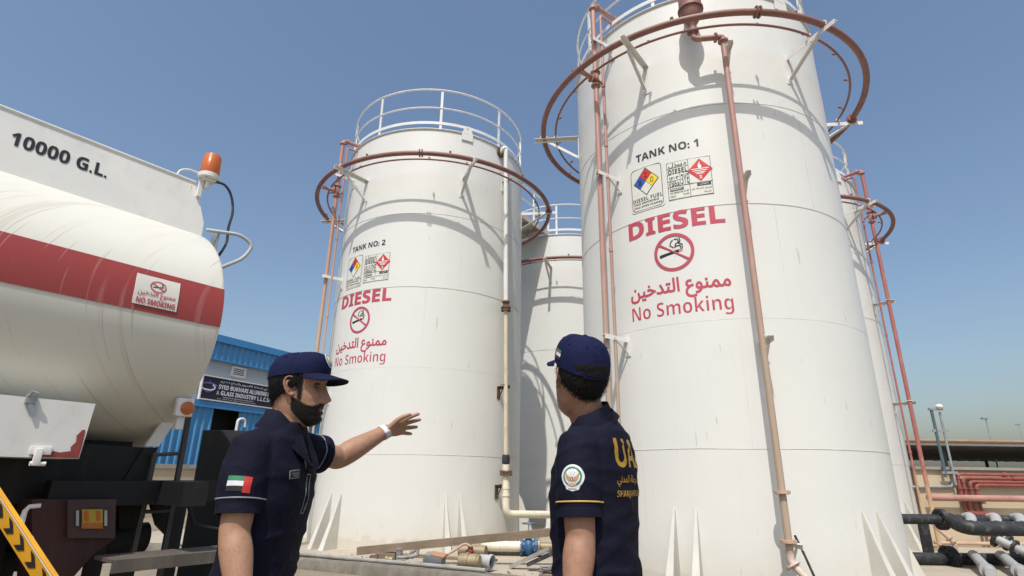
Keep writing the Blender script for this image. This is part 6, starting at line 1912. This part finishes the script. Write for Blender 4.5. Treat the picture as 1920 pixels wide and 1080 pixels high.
# strainer couplings: a string of brass fittings and two drums with a dark open end
q0, q1 = at(806, 1064, 8.8), at(868, 1066, 8.7)
d_ = (q1 - q0).normalized()
b = MB(); b.lathe(q0, [(0, .022), (.01, .034), (.06, .034), (.061, .026), (.10, .026), (.101, .042), (.16, .042), (.161, .03), (.2, .03), (.201, .048), (.27, .048), (.271, .034), (.34, .034), (.341, .055), (.40, .055), (.42, .03), ((q1 - q0).length, .03)], 18, d_)
o = b.build('brass_coupling', M_['brass'], None, loc=q0); tag(o, 'string of screwed brass couplings lying along the kerb edge', 'coupling')
q0 = at(862, 1052, 8.75); d_ = Vector((.96, -.28, .02)).normalized()
dr = empty('strainer', q0, 'big dusty drum strainer with a dark open mouth lying by the kerb', 'strainer')
b = MB(); b.lathe(q0, [(0, .07), (.005, .10), (.10, .105), (.101, .115), (.14, .115), (.141, .10), (.26, .10), (.28, .085), (.30, .085)], 26, d_)
b.build('drum', M_['brass'], dr)
q2 = at(893, 1050, 8.95); d2 = Vector((.90, -.42, -.06)).normalized()
b = MB(); b.lathe(q2, [(0, .05), (.06, .085), (.16, .092), (.22, .092), (.221, .105), (.26, .105), (.262, .092), (.22, .088), (.10, .08)], 28, d2)
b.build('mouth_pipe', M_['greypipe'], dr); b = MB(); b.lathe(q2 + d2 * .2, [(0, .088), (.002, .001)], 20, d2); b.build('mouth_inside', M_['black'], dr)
q3 = at(862, 1032, 9.3)
b = MB(); b.cyl(q3, q3 + Vector((.40, -.12, 0)), .085, n=20); b.cyl(q3 + Vector((.12, -.036, 0)), q3 + Vector((.16, -.048, 0)), .10, n=20); o = b.build('pipe_drum', M_['brass'], None, loc=q3); tag(o, 'second dusty pipe drum lying just behind the open mouthed strainer', 'pipe drum')
# red lever valve with a pale bent handle
q = at(882, 1032, 9.1)
lv = empty('lever_valve', q, 'dark red lever valve with a pale bent handle on top of the fittings', 'valve')
b = MB(); b.cyl(q - Z3 * .07, q + Z3 * .05, .04, n=16); b.sphere(q - Z3 * .02, .05, 8); b.build('valve_body', paint('dark red valve paint', (.16, .03, .028), .5, .2, 8), lv)
b = MB(); b.tube([q + Z3 * .055, at(874, 1020, 9.1), at(868, 1021, 9.08), at(850, 1033, 9.0), at(838, 1040, 8.95)], .018, 8); b.build('handle', M_['tan'], lv)
# blue gate valve on a cream line
q = at(991, 1025, 10.6)
gv = empty('gate_valve', q, 'blue gate valve with a small handwheel between flanges, left of the man looking up', 'valve')
xd = Vector((1, 0, 0))
b = MB(); b.cyl(q - xd * .11, q + xd * .11, .10, n=20); b.sphere(q, .13, 10, (.8, 1, 1.1)); b.cyl(q + Z3 * .08, q + Z3 * .24, .05, n=14); b.flange(q + Z3 * .15, Z3, .09, .03, 6); b.build('valve_body', M_['valveblue'], gv)
b = MB()
for e in (-.12, .12): b.flange(q + xd * e, xd, .15, .03, 8)
b.build('flange', M_['valveblue'], gv)
b = MB(); b.cyl(q + Z3 * .24, q + Z3 * .42, .013, n=8); b.build('stem', M_['galv'], gv)
b = MB(); b.tube([q + Z3 * .37 + Vector((.11 * math.cos(a), .11 * math.sin(a), 0)) for a in np.linspace(0, 2 * PI, 24, endpoint=False)], .011, 6, closed=True)
for a in (0, 2.1, 4.2): b.cyl(q + Z3 * .37, q + Z3 * .37 + Vector((.11 * math.cos(a), .11 * math.sin(a), 0)), .008, n=6)
b.build('handwheel', M_['valveblue'], gv)
b = MB(); b.pipe([q - xd * .13, q - xd * .75, q - xd * .78 + Vector((0, .9, 0))], .085, 16); o = b.build('cream_pipe', M_['cream'], None, loc=q - xd * .13); tag(o, 'cream pipe running left from the blue gate valve under the beam', 'pipe')
b = MB(); b.flange(q + xd * .17, xd, .15, .035, 8); b.cyl(q + xd * .18, q + xd * 2.3, .075, n=16); o = b.build('dusty_pipe', M_['brass'], None, loc=q + xd * .15); tag(o, 'dusty grey pipe with a flange running right from the blue gate valve', 'pipe')
# channel offcuts and strapping
for i, (a, c, lb) in enumerate(((at(958, 1066, 9.2), at(1028, 1032, 9.0), 'tilted grey steel channel leaning beside the man looking up'), (at(990, 1062, 9.0), at(1060, 1030, 8.9), 'dark steel channel lying just right of the tilted grey one'))):
    d_ = (c - a).normalized(); s_ = d_.cross(Z3).normalized(); u_ = s_.cross(d_); b = MB()
    b.box((a + c) / 2, ((c - a).length, .10, .008), (d_, s_, u_))
    for e in (-.05, .05): b.box((a + c) / 2 + s_ * e + u_ * .022, ((c - a).length, .008, .05), (d_, s_, u_))
    o = b.build('steel_channel', M_['dustgrey'] if i == 0 else M_['blackpipe'], None, smooth=0, loc=a); tag(o, lb, 'steel channel', 'loose steel channels')
rs = random.Random(4); b = MB()
for i in range(46):
    a = kerbp(1.15 + rs.uniform(-.05, .1) - .0, .28 + rs.uniform(-.14, .16), .20 + rs.uniform(0, .06))
    L = rs.uniform(.6, 1.15); c = a + KERB_D * L + Vector((rs.uniform(-.05, .05), rs.uniform(-.10, .10), rs.uniform(-.05, .02)))
    m1 = a.lerp(c, .5) + Vector((0, rs.uniform(-.03, .03), rs.uniform(.0, .05)))
    b.tube([a, m1, c], .0065, 5)
o = b.build('strapping_bundle', M_['net'], None, loc=kerbp(1.3, .28, .2)); tag(o, 'bundle of faded purple grey plastic strapping on the kerb by the man looking up', 'strapping'); 
b = MB(); b.box(kerbp(1.45, .0, .165), (.55, .12, .03), (KERB_D, KERB_N, Z3), .008); o = b.build('pink_plank', paint('faded pink plastic', (.52, .30, .24), .6, .1, 4), None, loc=kerbp(1.45, .02, .16)); tag(o, 'faded pink plastic strip lying on the kerb below the strapping', 'strip')
# plinth blocks under the cream line
for px, Y in ((955, 10.9), (1010, 11.0)):
    q = at(px, 1046, Y); b = MB(); b.box((q.x, q.y, .17), (.7, .3, .16), bev=.012); o = b.build('concrete_block', M_['concrete'], None, smooth=0, loc=(q.x, q.y, .09))
    tag(o, 'pale concrete block under the cream pipe, left of the blue valve' if px == 955 else 'pale concrete block right below the blue gate valve', 'block')
# rubble and grit on the bund floor
rs = random.Random(11); b = MB()
for i in range(420):
    s = rs.uniform(-5, 6); t_ = abs(rs.gauss(0, .55)) + .22 if rs.random() < .7 else rs.uniform(.2, 3)
    p = kerbp(s, t_, .092); r = rs.choice((.008, .012, .016, .022, .035)) * rs.uniform(.6, 1.2)
    vs = [p + Vector((rs.uniform(-r, r), rs.uniform(-r, r), rs.uniform(0, r))) for _ in range(6)]
    b.add(vs, [(0, 1, 2), (0, 2, 3), (0, 3, 4), (0, 4, 1), (5, 2, 1), (5, 3, 2), (5, 4, 3), (5, 1, 4)])
o = b.build('rubble', M_['concrete'], None, smooth=0); o['kind'] = 'stuff'

rs = random.Random(21)
for i in range(9):
    a = at(690 + i * 21 + rs.uniform(-6, 6), 1052 + rs.uniform(-8, 12) + i * .8, 9.3 + rs.uniform(-.25, .35))
    L = rs.uniform(.10, .24); an = rs.uniform(0, PI); c = a + Vector((math.cos(an) * L, math.sin(an) * L, rs.uniform(-.01, .03)))
    r = rs.uniform(.022, .036); d_ = (c - a).normalized()
    b = MB(); b.cyl(a, c, r, n=12); b.cyl(a, a + d_ * .045, r * 1.3, n=8 if i % 2 else 14); b.cyl(c - d_ * .035, c, r * 1.25, n=14)
    if i % 3 == 0: b.pipe([c, c + d_ * .05, c + d_ * .06 + Z3 * .07], r * .95, 12, bend=.04)
    o = b.build('pipe_offcut', M_['dustgrey'] if i % 2 else M_['brass'], None, loc=a)
    tag(o, 'dusty pipe offcut in the loose pile under the low end of the timber beam', 'pipe offcut', 'pipe offcuts by the kerb')
